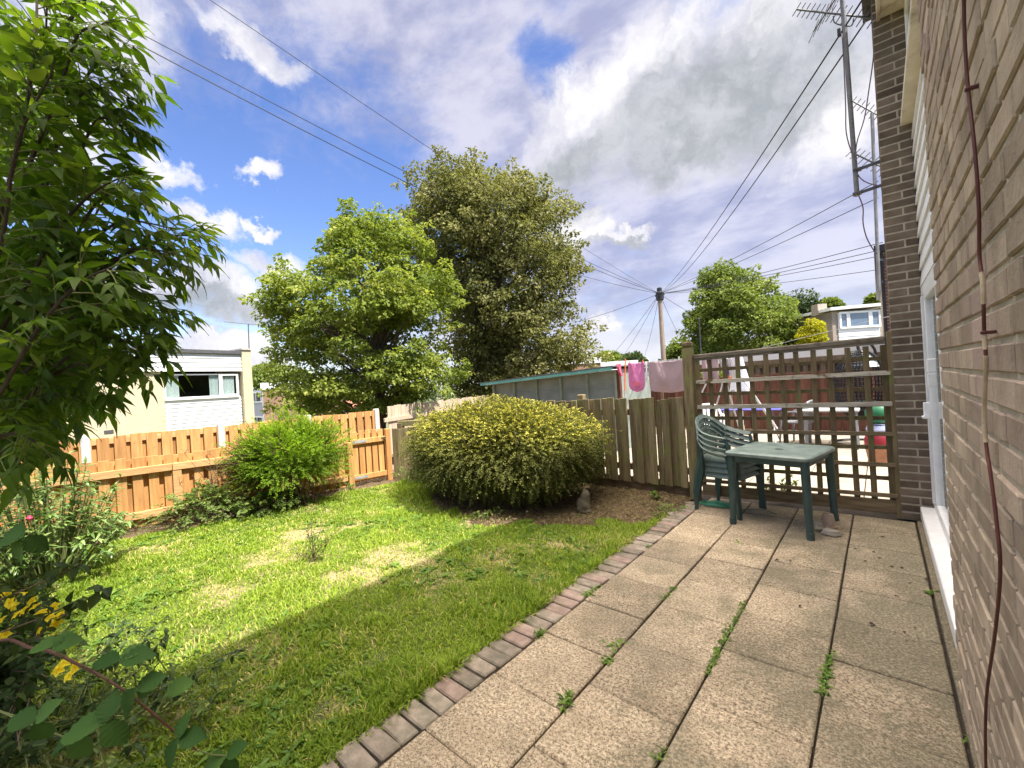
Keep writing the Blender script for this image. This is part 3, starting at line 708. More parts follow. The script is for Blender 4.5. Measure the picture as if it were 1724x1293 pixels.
mb = MB(); mb.box(0.15, 0.44, 2.63, 5.40, 4.705, 4.78); mb.box(0.125, 0.15, 2.63, 5.40, 4.69, 4.95); mb.build('soffit', M['cream'], house)
mb = MB(); mb.box(0.03, 5.6, -3.6, 5.83, 4.99, 5.06); mb.build('roof', surf('roof_felt', (0.05, .05, .05), (.09, .09, .09), 20), house)
mb = MB(); mb.tube([(0.335, 5.405, 3.62), (0.330, 5.408, 3.3), (0.328, 5.408, 2.2), (0.326, 5.409, 0.35), (0.326, 5.409, 0.02)], 0.009, 6); mb.build('drain_cable', M['black'], house, smooth=True)

# the dark red cable hanging down the near wall
px = [(1622, -60), (1624, 60), (1630, 150), (1641, 250), (1648, 350), (1649, 430), (1655, 480), (1657, 560), (1660, 610), (1657, 690), (1660, 745), (1668, 800), (1678, 880), (1684, 960), (1676, 1060), (1662, 1160), (1659, 1230), (1660, 1310), (1662, 1400)]
pts = [at_x(x, y, 0.178) for x, y in px]
def smooth_path(P, k=5):
    P = [np.array(p) for p in P]; o = []
    for i in range(len(P) - 1):
        p0, p1, p2, p3 = P[max(i - 1, 0)], P[i], P[i + 1], P[min(i + 2, len(P) - 1)]
        for j in range(k):
            t = j / k; o.append(0.5 * ((2 * p1) + (p2 - p0) * t + (2 * p0 - 5 * p1 + 4 * p2 - p3) * t * t + (3 * p1 - p0 - 3 * p2 + p3) * t ** 3))
    return o + [P[-1]]
cab = thing('cable', 'dark red cable with flaking cream paint running up the near brick wall', 'cable', tuple(pts[-1]))
MB().tube(smooth_path(pts), 0.0034, 8).build('sheath', M['cable_red'], cab, smooth=True)
for a, b_ in ((5.6, 6.5), (7.05, 7.6), (7.9, 10.0)):
    sp = smooth_path(pts); MB().tube(sp[int(a * 5):int(b_ * 5) + 1], [.0038 + random.random() * .0008 for _ in range(int(b_ * 5) + 1 - int(a * 5))], 8).build('paint_flake', M['cream_paint'], cab, smooth=True)
for i in (2, 7):
    p = pts[i]; MB().box(p[0] - .006, 0.196, p[1] - .006, p[1] + .006, p[2] - .004, p[2] + .004, ch=.002).build('clip', M['cable_red'], cab)

# ------------------------------------------------------------------ aerial masts
def yagi(mb, c, d, n, L, el, up=(0, 0, 1), r=0.004, refl=True, u=None):
    c = np.array(c, float); d = nrm(np.array(d, float)); u = nrm(np.cross(d, up)) if u is None else nrm(u)
    mb.tube([c - d * L / 2, c + d * L / 2], r * 1.7, 6)
    for i in range(n):
        t = i / (n - 1) - 0.5; e = el * (0.75 + 0.35 * (0.5 - t))
        mb.tube([c + d * L * t - u * e, c + d * L * t + u * e], r, 5)
    if refl:
        w = np.cross(u, d)
        for s in (-1, 1):
            for k in range(1, 4):
                q = c - d * L * .5 + w * s * (0.05 * k + .02) - d * 0.02 * k
                mb.tube([q - u * el * 1.3, q + u * el * 1.3], r, 5)
            mb.tube([c - d * L * .5, c - d * L * .5 + w * s * .19 - d * .06], r, 5)
def mast_pt(x, y): return at_y(x, y, 5.62)
m0, m1 = mast_pt(1443, 330), mast_pt(1413, -70); 
mast = thing('aerial_mast', 'tall grey aerial mast bracketed to the near end of the dark brick pier', 'aerial mast', tuple(m0))
MB().tube([m0, m1], 0.022, 10).build('pole', M['mast'], mast, smooth=True)
for y in (286, 333):
    mb = MB(); a = mast_pt(1443, y if y < 300 else 326); mb.bar(a + np.array([0.0, 0, 0]), (0.11, 5.62, a[2] + .02), 0.03, 0.006); mb.box(a[0] - .035, a[0] + .035, a[1] - .035, a[1] + .035, a[2] - .012, a[2] + .012, ch=.003)
    mb.bar(a, (0.11, 5.75, a[2] + .05), 0.012, 0.012)
    mb.build('bracket', M['steel_dark'], mast)
mb = MB(); c = mast_pt(1424, 24); 
yagi(mb, mast_pt(1412, 24), (mast_pt(1337, 18) - at_y(1490, 36, 5.62)), 18, float(np.linalg.norm(mast_pt(1337, 18) - mast_pt(1484, 38))), 0.085, r=.0055, u=mast_pt(1353, 8) - mast_pt(1336, 36))
mb.tube(smooth_path([mast_pt(1403, 27), mast_pt(1405, 38), mast_pt(1420, 43), mast_pt(1434, 43), mast_pt(1437, 31)], 4), .006, 6)
mb.build('aerial', M['steel_dark'], mast)
mb = MB(); yagi(mb, mast_pt(1408, -4), (-.55, .75, -.1), 10, .75, .15, r=.0045, refl=False, u=mast_pt(1400, -30) - mast_pt(1385, 5)); mb.build('aerial', M['steel_dark'], mast)
mb = MB(); a = mast_pt(1419, 52); mb.box(a[0] - .045, a[0] - .015, a[1] - .03, a[1] + .02, a[2] - .04, a[2] + .03, ch=.004); mb.build('junction_box', M['black'], mast)
M['purple_cable'] = plain('purple_cable', (0.20, 0.13, 0.19), 0.5)
mb = MB()
mb.tube(smooth_path([mast_pt(x, y) + np.array([0, -.03, 0]) for x, y in ((1418, 60), (1421, 110), (1424, 180), (1425, 225), (1434, 258), (1442, 270))], 4), .0055, 5)
mb.tube(smooth_path([mast_pt(x, y) for x, y in ((1474, 45), (1470, 100), (1463, 150), (1455, 200), (1442, 243), (1441, 285), (1455, 305), (1484, 314))], 4), .0055, 5)
mb.tube(smooth_path([mast_pt(x, y) for x, y in ((1446, 330), (1453, 350), (1453, 375), (1459, 400), (1470, 420), (1476, 428))], 4), .0055, 5)
mb.build('cable', M['purple_cable'], mast)
# second mast, on the far block
def m2(x, y): return at_y(x, y, 12.35)
b0, b1 = m2(1480, 490), m2(1468, 190)
mast2 = thing('aerial_mast', 'thin far aerial mast with two small aerials seen behind the taller near mast', 'aerial mast', tuple(b0))
MB().tube([b0, b1], 0.032, 8).build('pole', M['mast'], mast2, smooth=True)
mb = MB(); yagi(mb, m2(1464, 186), (m2(1446, 174) - m2(1484, 195)), 9, .85, .13, r=.010, u=m2(1475, 172) - m2(1460, 190)); mb.build('aerial', M['steel_dark'], mast2)
mb = MB(); yagi(mb, m2(1466, 272), (m2(1443, 262) - m2(1488, 284)), 10, .95, .16, r=.010, u=m2(1475, 262) - m2(1460, 276)); mb.build('aerial', M['steel_dark'], mast2)
for y in (437, 474): MB().bar(m2(1478, y), m2(1492, y) + np.array([0, .1, 0]), .05, .02).build('bracket', M['steel_dark'], mast2)
# ------------------------------------------------------------------ fences
# low orange fence along the left of the lawn
A_ = np.array([-7.16, 0.05]); B_ = np.array([-6.50, 3.40])
d_ = (B_ - A_); Lf = np.linalg.norm(d_); d_ /= Lf; n_ = np.array([d_[1], -d_[0]])     # n_ looks at the lawn
D3 = np.array([*d_, 0]); N3 = np.array([*n_, 0]); Z3 = np.array([0, 0, 1.0])
def fp(s, o, z, A=None, D=None, N=None):
    A = A_ if A is None else A; D = D3 if D is None else D; N = N3 if N is None else N
    return np.array([A[0], A[1], 0]) + D * s + N * o + Z3 * z
ext = 1.9
lf = thing('low_fence', 'low orange new timber fence along the far edge of the lawn with shrubs against it', 'fence', tuple(fp(0, 0, 0)))
mb = MB(); s = -ext
while s < Lf - 0.10:
    wv = 0.098
    mb.obox(fp(s + wv / 2, -0.034 + random.gauss(0, .002), (0.87 + 0.01) / 2 + random.gauss(0, .006)), D3, Z3, N3, wv / 2, 0.43, 0.009, ch=.002)
    mb.obox(fp(s + 0.075 + wv / 2, -0.092 + random.gauss(0, .002), (0.85 + 0.01) / 2 + random.gauss(0, .008)), D3, Z3, N3, wv / 2, 0.42, 0.009, ch=.002)
    s += 0.152
mb.build('boards', M['new_wood'], lf)
for z, zz in ((0.70, .70), (0.155, .155)):
    mb = MB()
    cuts = [-ext, 1.225, Lf - 0.02]
    for a, b in zip(cuts[:-1], cuts[1:]): mb.obox(fp((a + b) / 2, 0.0 + random.gauss(0, .002), z + random.gauss(0, .004)), D3, Z3, N3, (b - a) / 2 - .003, 0.043, 0.023, ch=.003)
    for a, b in zip(cuts[:-1], cuts[1:]): mb.obox(fp((a + b) / 2, -0.063, z + random.gauss(0, .004)), D3, Z3, N3, (b - a) / 2 - .003, 0.043, 0.018, ch=.003)
    mb.build('rail', M['new_rail'], lf)
for s in (1.27,):
    mb = MB(); mb.obox(fp(s, -.005, 0.33), D3, Z3, N3, 0.045, 0.33, 0.021, ch=.003); mb.build('post', M['new_rail'], lf)

# picket gate
G0 = np.array([-6.49, 3.43]); G1 = np.array([-6.385, 4.02])
gd = G1 - G0; gl = np.linalg.norm(gd); gd /= gl; GD = np.array([*gd, 0]); GN = np.array([gd[1], -gd[0], 0])
gp = lambda s, o, z: np.array([G0[0], G0[1], 0]) + GD * s + GN * o + Z3 * z
gate = thing('picket_gate', 'small orange timber picket gate with grey strap hinges at the lawn corner', 'gate', tuple(gp(0, 0, 0)))
mb = MB(); k = 5
for i in range(k):
    s = 0.10 + i * (gl - 0.16) / (k - 1) * 0.98
    mb.obox(gp(s, -0.03, 0.47 + random.gauss(0, .008)), GD, Z3, GN, 0.043, 0.41, 0.009, ch=.002)
    if i < k - 1: mb.obox(gp(s + .058, -0.085, 0.45), GD, Z3, GN, 0.03, 0.39, 0.009, ch=.002)
mb.build('pickets', M['gate_wood'], gate)
for z in (0.715, 0.135):
    mb = MB(); mb.obox(gp(gl / 2 + .02, 0.0, z), GD, Z3, GN, gl / 2 - .02, 0.04, 0.02, ch=.003); mb.build('rail', M['gate_wood'], gate)
    mb = MB(); mb.obox(gp(0.16, 0.023, z), GD, Z3, GN, 0.11, 0.02, 0.003); mb.build('hinge', M['steel'], gate)
mb = MB(); mb.tube([gp(gl - .07, .03, .735), gp(gl + .01, .03, .735), gp(gl + .01, .03, .705), gp(gl - .05, .03, .705)], .006, 6); mb.build('latch', M['black'], gate)
for nm, s, h, lb in (('gate_post', 0.0, 0.75, 'short orange hinge post on the hinge side of the picket gate'), ('gate_post', gl + .04, 0.90, 'taller orange latch post beside the brown fence corner')):
    tag(MB().obox(gp(s, 0.0, h / 2 - .03), GD, Z3, GN, 0.042, h / 2, 0.045, ch=.005).build(nm, M['gate_wood']), lb, 'post')

# tall orange fence beyond, with concrete posts; it stands on lower ground
TX = -9.25
tf = thing('tall_fence', 'tall orange hit-and-miss timber fence with concrete posts in front of the cream house', 'fence', (TX, 2.4, -0.75))
mb = MB(); y = -3.2
while y < 5.55:
    near_post = any(abs(y + .07 - py) < 0.10 for py in (-3.1, -1.25, 0.64, 2.41, 4.0, 5.60))
    z1 = 1.055 + random.gauss(0, .006)
    mb.box(TX - .012 + random.gauss(0, .002), TX + .008, y, y + 0.142, -0.72, z1, ch=.003)
    mb.box(TX - .075, TX - .057, y + 0.10, y + 0.235, -0.72, z1 - .01, ch=.003)
    y += 0.198
mb.build('boards', M['new_wood'], tf)
mb = MB()
for z in (0.98, .15, -.62): mb.box(TX - .056, TX - .014, -3.2, 5.55, z - .04, z + .04)
mb.build('rail', M['new_rail'], tf)
for py in (-3.1, -1.25, 0.635, 2.41, 4.0, 5.62):
    MB().box(TX - .055, TX + .055, py - .055, py + .055, -0.8, 1.10, ch=.012).build('concrete_post', M['concrete'], tf)

# pale close-boarded fence beyond the gate
P0 = at_d(652, 684, 10.6); P1 = at_d(800, 668, 14.5)
P0[2] = P1[2] = 0
dd = P1 - P0; pl_ = np.linalg.norm(dd); dd /= pl_; PN = np.array([dd[1], -dd[0], 0])
pf = thing('board_fence', 'pale grey weathered close-boarded fence beyond the picket gate beneath the trees', 'fence', (P0[0], P0[1], -.9))
mb = MB(); s = 0
while s < pl_ + 1.5:
    mb.obox(P0 + dd * (s + .06) + Z3 * (0.12 + random.gauss(0, .012)), dd, Z3, PN, .062, 1.02, .010 + random.random() * .004, ch=.003, ); s += .128
mb.build('boards', M['pale_fence'], pf)
mb = MB(); mb.obox(P0 + dd * (pl_ / 2 - .05) + PN * .032 + Z3 * 0.80, dd, Z3, PN, pl_ / 2 + .12, .05, .02, ch=.003); mb.build('rail', M['pale_fence'], pf)

# brown fence: a straight run along the back of the lawn and a lower angled run to the gate
bf = thing('picket_fence', 'weathered brown picket fence behind the round bush, beside the trellis', 'fence', (-2.6, 5.27, 0))
YF = 5.27
mb = MB(); x = -1.86; i = 0
while x > -4.0:
    zt = 1.215 + random.gauss(0, .010); wv = .096 + random.gauss(0, .004); tl = random.gauss(0, .006)
    mb.obox((x, YF - .012, (zt + .11) / 2), (1, 0, tl), (-tl, 0, 1), (0, 1, 0), wv / 2, (zt - .11) / 2, .010, ch=.003)
    x2 = x - .098 + random.gauss(0, .006)
    if i not in (1, ): mb.obox((x2 + .0, YF + .034, (zt + .10) / 2), (1, 0, -tl), (tl, 0, 1), (0, 1, 0), .036 if i in (3, 4) else .060, (zt - .12) / 2, .010, ch=.003)
    else: mb.obox((x2, YF + .014, (zt + .10) / 2), (1, 0, 0), (0, 0, 1), (0, 1, 0), .034, (zt - .12) / 2, .010, ch=.003)
    x -= .190 + random.gauss(0, .006); i += 1
mb.build('pickets', M['old_fence'], bf)
mb = MB()
for z in (.30, 1.03): mb.box(-4.0, -1.78, YF + .046, YF + .08, z - .04, z + .04, ch=.004)
mb.box(-4.0, -1.80, YF + .046, YF + .075, -.05, .17, ch=.004)
mb.build('rail', M['old_rail'], bf)
for x in (-3.32,): MB().box(x - .05, x + .05, YF + .06, YF + .16, -.1, 1.285, ch=.008).build('post', M['old_fence'], bf)
for x, h in ((-2.35, .10), (-2.1, .08)): pass
Q0 = np.array([-6.32, 4.12, 0]); Q1 = np.array([-4.0, 5.27, 0]); qd = Q1 - Q0; ql = np.linalg.norm(qd); qd /= ql; QN = np.array([qd[1], -qd[0], 0])
af = thing('plank_fence', 'lower brown plank fence between the picket gate and the round bush', 'fence', tuple(Q0))
mb = MB(); s = .05
while s < ql:
    zt = 0.87 + random.gauss(0, .012); mb.obox(Q0 + qd * s + Z3 * (zt / 2), qd, Z3, QN, .048, zt / 2, .010, ch=.003); s += .101
mb.build('planks', M['old_fence'], af)
mb = MB()
for z in (.2, .72): mb.obox(Q0 + qd * ql / 2 - QN * .03 + Z3 * z, qd, Z3, QN, ql / 2, .04, .02)
mb.build('rail', M['old_rail'], af)
mb = MB(); mb.obox(Q0 + qd * .30 - QN * .20 + Z3 * .93, qd, Z3, QN, .28, .045, .04, ch=.006); mb.obox(Q0 + qd * .06 - QN * .2 + Z3 * .44, qd, Z3, QN, .05, .5, .05, ch=.006); mb.build('post', M['old_fence'], af)

# big post and trellis screen
tag(MB().box(-1.795, -1.685, 5.225, 5.335, -.1, 1.795, ch=.008).box(-1.789, -1.691, 5.231, 5.329, 1.795, 1.812).box(-1.797, -1.683, 5.223, 5.337, 1.812, 1.882, ch=.02).build('fence_post', M['old_fence']), 'thick square weathered fence post between picket fence and trellis', 'post')
T0 = np.array([-1.665, 5.302, 0]); T1 = np.array([0.062, 5.447, 0]); td = T1 - T0; tl_ = np.linalg.norm(td); td /= tl_; TN = np.array([td[1], -td[0], 0])
tp = lambda s, o, z: T0 + td * s + TN * o + Z3 * z
tr = thing('trellis', 'weathered square wooden trellis screen behind the green table and chairs', 'trellis', tuple(T0))
mb = MB(); nb = 13
for i in range(nb):
    s = .02 + i * (tl_ - .04) / (nb - 1) + random.gauss(0, .003); tlt = random.gauss(0, .006)
    mb.obox(tp(s, 0, .90), td + Z3 * tlt, Z3 - td * tlt, TN, .0240 if 0 < i < nb - 1 else .030, .76, .0095, ch=.003)
for z in (1.53, 1.24, .955, .665, .37):
    tlt = random.gauss(0, .004)
    mb.obox(tp(tl_ / 2, -.022, z), td + Z3 * tlt, Z3 - td * tlt, TN, tl_ / 2, .020, .0095, ch=.003, rnd=random.random())
mb.build('lattice', M['trellis'], tr)
for z, mt, h in ((1.390, 'bleached', .022), (1.092, 'bleached', .023), (.805, 'trellis_rail', .020), (.508, 'trellis_rail', .020), (.215, 'trellis_rail', .020)):
    MB().obox(tp(tl_ / 2 + .005, .024, z), td + Z3 * random.gauss(0, .002), Z3, TN, tl_ / 2 + .006, h, .0095, ch=.003).build('rail', M[mt], tr)
mb = MB(); a, b = tp(-.02, 0, 1.690), tp(tl_ - .012, 0, 1.718)
mb.bar(a, b, .056, .06, ch=.012); mb.obox((tp(-.02, 0, 1.652) + tp(tl_ - .012, 0, 1.680)) / 2, nrm(b - a), Z3, TN, tl_ / 2, .010, .018); mb.build('top_cap', M['cap_wood'], tr)
MB().obox(tp(tl_ / 2, .0, .105), td, Z3, TN, tl_ / 2, .062, .018, ch=.004).build('kick_board', M['trellis_rail'], tr)
MB().obox(tp(tl_ + .022, .0, .89), td, Z3, TN, .024, .895, .024, ch=.004).build('post', M['trellis'], tr)
# ------------------------------------------------------------------ table, chairs and small things on the patio
def rot2(a): c, s = math.cos(a), math.sin(a); return np.array([c, s, 0]), np.array([-s, c, 0])
TC = np.array([-0.775, 4.815, 0]); tx, ty = rot2(rad(-10.5)); HX, HY = 0.365, 0.385
tab = thing('garden_table', 'square dark green plastic garden table with faded top and a parasol hole', 'table', tuple(TC))
lp = lambda x, y, z: TC + tx * x + ty * y + Z3 * z
def rrect(hx, hy, r, z, n=6):
    o = []
    for cx_, cy_, a0 in ((hx - r, hy - r, 0), (-hx + r, hy - r, 90), (-hx + r, -hy + r, 180), (hx - r, -hy + r, 270)):
        for k in range(n + 1):
            a = rad(a0 + 90 * k / n); o.append(lp(cx_ + r * math.cos(a), cy_ + r * math.sin(a), z))
    return o
rings = [rrect(HX - .03, HY - .03, .05, .672), rrect(HX - .004, HY - .004, .06, .676), rrect(HX, HY, .06, .690), rrect(HX, HY, .06, .702), rrect(HX - .010, HY - .010, .055, .712), rrect(HX - .028, HY - .028, .05, .7165), rrect(HX - .036, HY - .036, .045, .7135)]
k = len(rings[0]); V = [p for r_ in rings for p in r_]; Fs = []
for i in range(len(rings) - 1):
    for j in range(k): Fs.append((i * k + j, i * k + (j + 1) % k, (i + 1) * k + (j + 1) % k, (i + 1) * k + j))
# top sheet with a real parasol hole
nh = k; hole = [lp(.05 * math.cos(2 * PI * j / nh + .79 * 0), .05 * math.sin(2 * PI * j / nh), .7135) for j in range(nh)]
hole2 = [lp(.036 * math.cos(2 * PI * j / nh), .036 * math.sin(2 * PI * j / nh), .709) for j in range(nh)]
hole3 = [lp(.034 * math.cos(2 * PI * j / nh), .034 * math.sin(2 * PI * j / nh), .66) for j in range(nh)]
b0_ = (len(rings) - 1) * k; h0 = len(V); V += hole + hole2 + hole3
off_ = 0
for j in range(k):
    Fs.append((b0_ + j, b0_ + (j + 1) % k, h0 + (j + 1) % k, h0 + j))
    Fs.append((h0 + j, h0 + (j + 1) % k, h0 + k + (j + 1) % k, h0 + k + j)); Fs.append((h0 + k + j, h0 + k + (j + 1) % k, h0 + 2 * k + (j + 1) % k, h0 + 2 * k + j))
Fs.append(tuple(range(k))[::-1])
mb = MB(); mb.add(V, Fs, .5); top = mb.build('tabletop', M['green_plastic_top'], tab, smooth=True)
mb = MB()
for sx in (-1, 1): mb.obox(lp(sx * (HX - .05), 0, .645), tx, ty, Z3, .010, HY - .06, .028, ch=.003)
for sy in (-1, 1): mb.obox(lp(0, sy * (HY - .05), .645), tx, ty, Z3, HX - .06, .010, .028, ch=.003)
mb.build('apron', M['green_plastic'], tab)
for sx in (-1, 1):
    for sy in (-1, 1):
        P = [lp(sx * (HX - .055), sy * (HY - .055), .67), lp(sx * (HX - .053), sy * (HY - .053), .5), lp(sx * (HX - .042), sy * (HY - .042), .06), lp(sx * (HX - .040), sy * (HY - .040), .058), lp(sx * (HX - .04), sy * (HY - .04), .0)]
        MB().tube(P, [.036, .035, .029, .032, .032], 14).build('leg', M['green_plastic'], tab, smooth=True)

def make_chair(loc, yaw, label):
    c = np.array(loc, float); cx_, cy_ = rot2(yaw)
    q = lambda x, y, z: c + cx_ * x + cy_ * y + Z3 * z
    t = thing('garden_chair', label, 'chair', loc, 'stacked green plastic chairs')
    # seat: dished sheet with turned-down edges
    nx, nyy = 9, 11; V = []; Fs = []
    for i in range(nx):
        for j in range(nyy):
            u = i / (nx - 1); v = j / (nyy - 1) * 2 - 1
            x = -.20 + .42 * u; y = v * (.185 + .03 * u); z = .425 - .018 * (1 - v * v) * math.sin(PI * u) + .014 * u - (.055 if (i == nx - 1 or abs(v) == 1) else 0)
            V.append(q(x + (.006 if i == nx - 1 else 0), y, z))
    for i in range(nx - 1):
        for j in range(nyy - 1): a = i * nyy + j; Fs.append((a, a + nyy, a + nyy + 1, a + 1))
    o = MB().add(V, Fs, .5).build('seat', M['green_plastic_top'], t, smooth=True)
    s_ = o.modifiers.new('thick', 'SOLIDIFY'); s_.thickness = .006
    half = [(.13, .272, .625), (.02, .280, .640), (-.08, .275, .662), (-.155, .245, .70), (-.215, .185, .765), (-.250, .10, .812), (-.262, 0, .828)]
    path = half + [(x, -y, z) for x, y, z in half[-2::-1]]
    P = smooth_path([q(*p) for p in path], 4)
    # back: a flat curved rim, fan slats and a lower bar
    def band(mb, P, w, th):
        V = []; Fs = []
        cen = q(-.02, 0, .55)
        for i, p in enumerate(P):
            d = nrm(P[min(i + 1, len(P) - 1)] - P[max(i - 1, 0)]); out_ = nrm(np.cross(d, Z3)); 
            if out_ @ (p - cen) < 0: out_ = -out_
            u = nrm(np.cross(out_, d)); u = u if u[2] > 0 else -u
            tip_ = nrm(u * .75 + out_ * .55)
            ov = nrm(out_ - tip_ * (out_ @ tip_))
            for a, b_ in ((-.5, -.5), (.5, -.5), (.5, .5), (-.5, .5)): V.append(p + tip_ * w * a + ov * th * b_)
        for i in range(len(P) - 1):
            for j in range(4): Fs.append((i * 4 + j, i * 4 + (j + 1) % 4, i * 4 + 4 + (j + 1) % 4, i * 4 + 4 + j))
        Fs += [(3, 2, 1, 0), tuple(len(V) - 4 + j for j in range(4))]
        mb.add(V, Fs, .5)
    n_ = len(P); lo, hi = int(n_ * .30), int(n_ * .70)
    mb = MB(); band(mb, P[lo - 1:hi + 2], .050, .014)
    for j in range(-4, 5):
        a = q(-.198, j * .028, .43); b_ = q(-.255 + abs(j) * .0065, j * .043, .822 - abs(j) * .011)
        mb.bar(a, (a + b_) / 2 - cx_ * .012, .006, .022, up=cx_); mb.bar((a + b_) / 2 - cx_ * .012, b_, .006, .024, up=cx_)
    mb.bar(q(-.232, -.155, .62), q(-.232, .155, .62), .030, .007)
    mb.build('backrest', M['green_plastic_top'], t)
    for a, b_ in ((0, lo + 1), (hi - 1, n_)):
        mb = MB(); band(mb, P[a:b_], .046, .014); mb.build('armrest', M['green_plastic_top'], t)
    for sy in (-1, 1):
        mb = MB()
        mb.tube([q(.125, sy * .270, .625), q(.165, sy * .255, .43), q(.205, sy * .262, .2), q(.225, sy * .270, 0)], [.020, .034, .030, .024], 4)
        mb.build('leg', M['green_plastic'], t)
        mb = MB(); mb.tube([q(-.155, sy * .245, .69), q(-.185, sy * .205, .42), q(-.235, sy * .220, .2), q(-.265, sy * .232, 0)], [.014, .026, .025, .020], 4)
        mb.build('leg', M['green_plastic'], t)
    return t
ch0 = make_chair((-1.285, 4.985, 0), rad(-13), 'bottom green plastic garden chair of the stack, feet on the paving')
for i, lb in enumerate(('second green plastic chair up in the stack beside the table', 'third green plastic chair up, just under the topmost of the stack', 'topmost green plastic chair with pale seat on the stack of chairs')):
    copy_tree(ch0, loc=(-1.285 - .004 * i, 4.985, .058 * (i + 1)), label=lb, group='stacked green plastic chairs')

# tangled green twine under the chairs
P = []; c0 = at_z(1205, 850, .008)
for i in range(260):
    a = i * .47 + R.normal(0, .1); r_ = .09 + .05 * math.sin(i * .19) + R.normal(0, .012)
    P.append(c0 + np.array([r_ * 1.15 * math.cos(a), r_ * .75 * math.sin(a), .004 + .016 * R.random()]))
tail = [P[-1], c0 + np.array([.28, -.05, .004]), c0 + np.array([.45, .02, .004]), c0 + np.array([.6, -.06, .004])]
M['twine'] = plain('twine', (0.02, 0.17, 0.10), .6)
tag(MB().tube(P + smooth_path(tail)[1:], .0036, 5).build('twine', M['twine'], smooth=True), 'tangled green twine lying on the paving under the chair stack', 'twine')
# terracotta pot upside down and two stones
pc = at_z(1395, 890, 0)
M['terracotta'] = surf('terracotta', (0.33, 0.23, 0.17), (0.50, 0.38, 0.29), 16, rough=0.9, bump=0.4, rv=.05, c3=(.52, .46, .38), s3=12)
tag(MB().lathe(pc, [(.066, 0), (.068, .03), (.062, .034), (.058, .036), (.042, .135), (.036, .14), (.036, .138), (.010, .137)], 18).build('plant_pot', M['terracotta'], smooth=True), 'small upturned terracotta pot on the paving by the table leg', 'plant pot')
def rock(c, r, name, label, seed):
    rs = np.random.default_rng(seed); bm_v = []; Fs = []; n1, n2 = 10, 14
    for i in range(n1 + 1):
        for j in range(n2):
            th = PI * i / n1; ph = 2 * PI * j / n2; dv = np.array([math.sin(th) * math.cos(ph), math.sin(th) * math.sin(ph), math.cos(th)])
            f = 1 + .18 * math.sin(dv[0] * 5 + seed) * math.cos(dv[1] * 4 + seed * 2) + .10 * math.sin(dv[2] * 7 + seed)
            bm_v.append(np.array(c) + dv * np.array(r) * f)
    for i in range(n1):
        for j in range(n2): Fs.append((i * n2 + j, i * n2 + (j + 1) % n2, (i + 1) * n2 + (j + 1) % n2, (i + 1) * n2 + j))
    return tag(MB().add(bm_v, Fs, .5).build(name, M['stone'], smooth=True), label, 'stone')
p = at_z(1398, 897, .02); rock(p, (.07, .05, .035), 'stone', 'flat rough stone in front of the upturned pot', 3)
p = at_z(1377, 888, .03); rock(p, (.05, .05, .05), 'stone', 'rounded stone between the table leg and the upturned pot', 8)
# stone animal ornament under the bush
def blob(name, ells, mat, vox=.012, parent=None):
    mb = MB()
    for c, r in ells:
        V = []; Fs = []; n1, n2 = 10, 14
        for i in range(n1 + 1):
            for j in range(n2):
                th = PI * i / n1; ph = 2 * PI * j / n2; V.append(np.array(c) + np.array([math.sin(th) * math.cos(ph) * r[0], math.sin(th) * math.sin(ph) * r[1], math.cos(th) * r[2]]))
        for i in range(n1):
            for j in range(n2): Fs.append((i * n2 + j, (i + 1) * n2 + j, (i + 1) * n2 + (j + 1) % n2, i * n2 + (j + 1) % n2))
        mb.add(V, Fs, .5)
    o = mb.build(name, mat, parent, smooth=True)
    m_ = o.modifiers.new('melt', 'REMESH'); m_.mode = 'VOXEL'; m_.voxel_size = vox; m_.use_smooth_shade = True
    s2 = o.modifiers.new('soft', 'SMOOTH'); s2.iterations = 4
    return o
oc = at_z(984, 862, 0); e1 = _rt; e2 = FWD
def op(a, b_, z): return oc + (e1 * a + e2 * b_ + Z3 * z) * .76
tag(blob('animal_ornament', [(op(0, 0, .02), (.10, .08, .025)), (op(-.01, .01, .10), (.085, .075, .10)), (op(.02, 0, .19), (.062, .058, .09)), (op(.035, -.01, .27), (.046, .046, .05)), (op(.06, -.045, .255), (.025, .028, .022)), (op(.015, .01, .31), (.014, .014, .04)), (op(.05, -.045, .06), (.028, .032, .06)), (op(-.06, -.02, .05), (.04, .05, .045))], M['old_stone']),
    'weathered seated stone animal ornament tucked under the right of the bush', 'ornament')
# joint weeds on the patio
def weed(px_, label, s=1.0, n=10, up=.6, L=.05, W=.016, narrow=False):
    c = at_z(px_[0], px_[1], 0)
    o = thing('joint_weed', label, 'weed', tuple(c), 'weeds growing in the paving joints')
    a = Acc(); k = int(n * s + 3)
    an = R.uniform(0, 2 * PI, k); el = R.uniform(.15, 1.3, k) * up + .1
    D = np.stack([np.cos(an) * np.cos(el), np.sin(an) * np.cos(el), np.sin(el)], -1)
    P = c + np.stack([R.normal(0, .012 * s, k), R.normal(0, .02 * s, k), np.full(k, .0)], -1)
    a.big(P, D, Z3 + rvec(k) * .3, L * s * R.uniform(.5, 1.2, k), W * s * R.uniform(.7, 1.2, k), droop=.5, fold=.2, rnd=R.random(k))
    a.build('leaves', M['weed'], o, smooth=True)
weed((955, 1180), 'bushy dark green weed clump in the joint near the front of the patio', 1.0, 34, .9, .045, .012)
weed((1040, 1085), 'sprawling light weed with long shoots across the slab joint', 1.4, 16, .35, .045, .009)
weed((1022, 1112), 'small low weed just below the sprawling shoots', .9, 14, .5)
weed((907, 1068), 'grassy tuft where the brick edging meets the slabs', 1.0, 30, 1.0, .06, .006)
weed((990, 1000), 'small tuft on the edging joint halfway along the lawn', .9, 18, .6)
weed((1135, 990), 'weed in the first joint beside the middle slabs', .8, 16, .7)
weed((1242, 915), 'lone tiny weed on the slab in front of the chairs', .7, 14, .7)
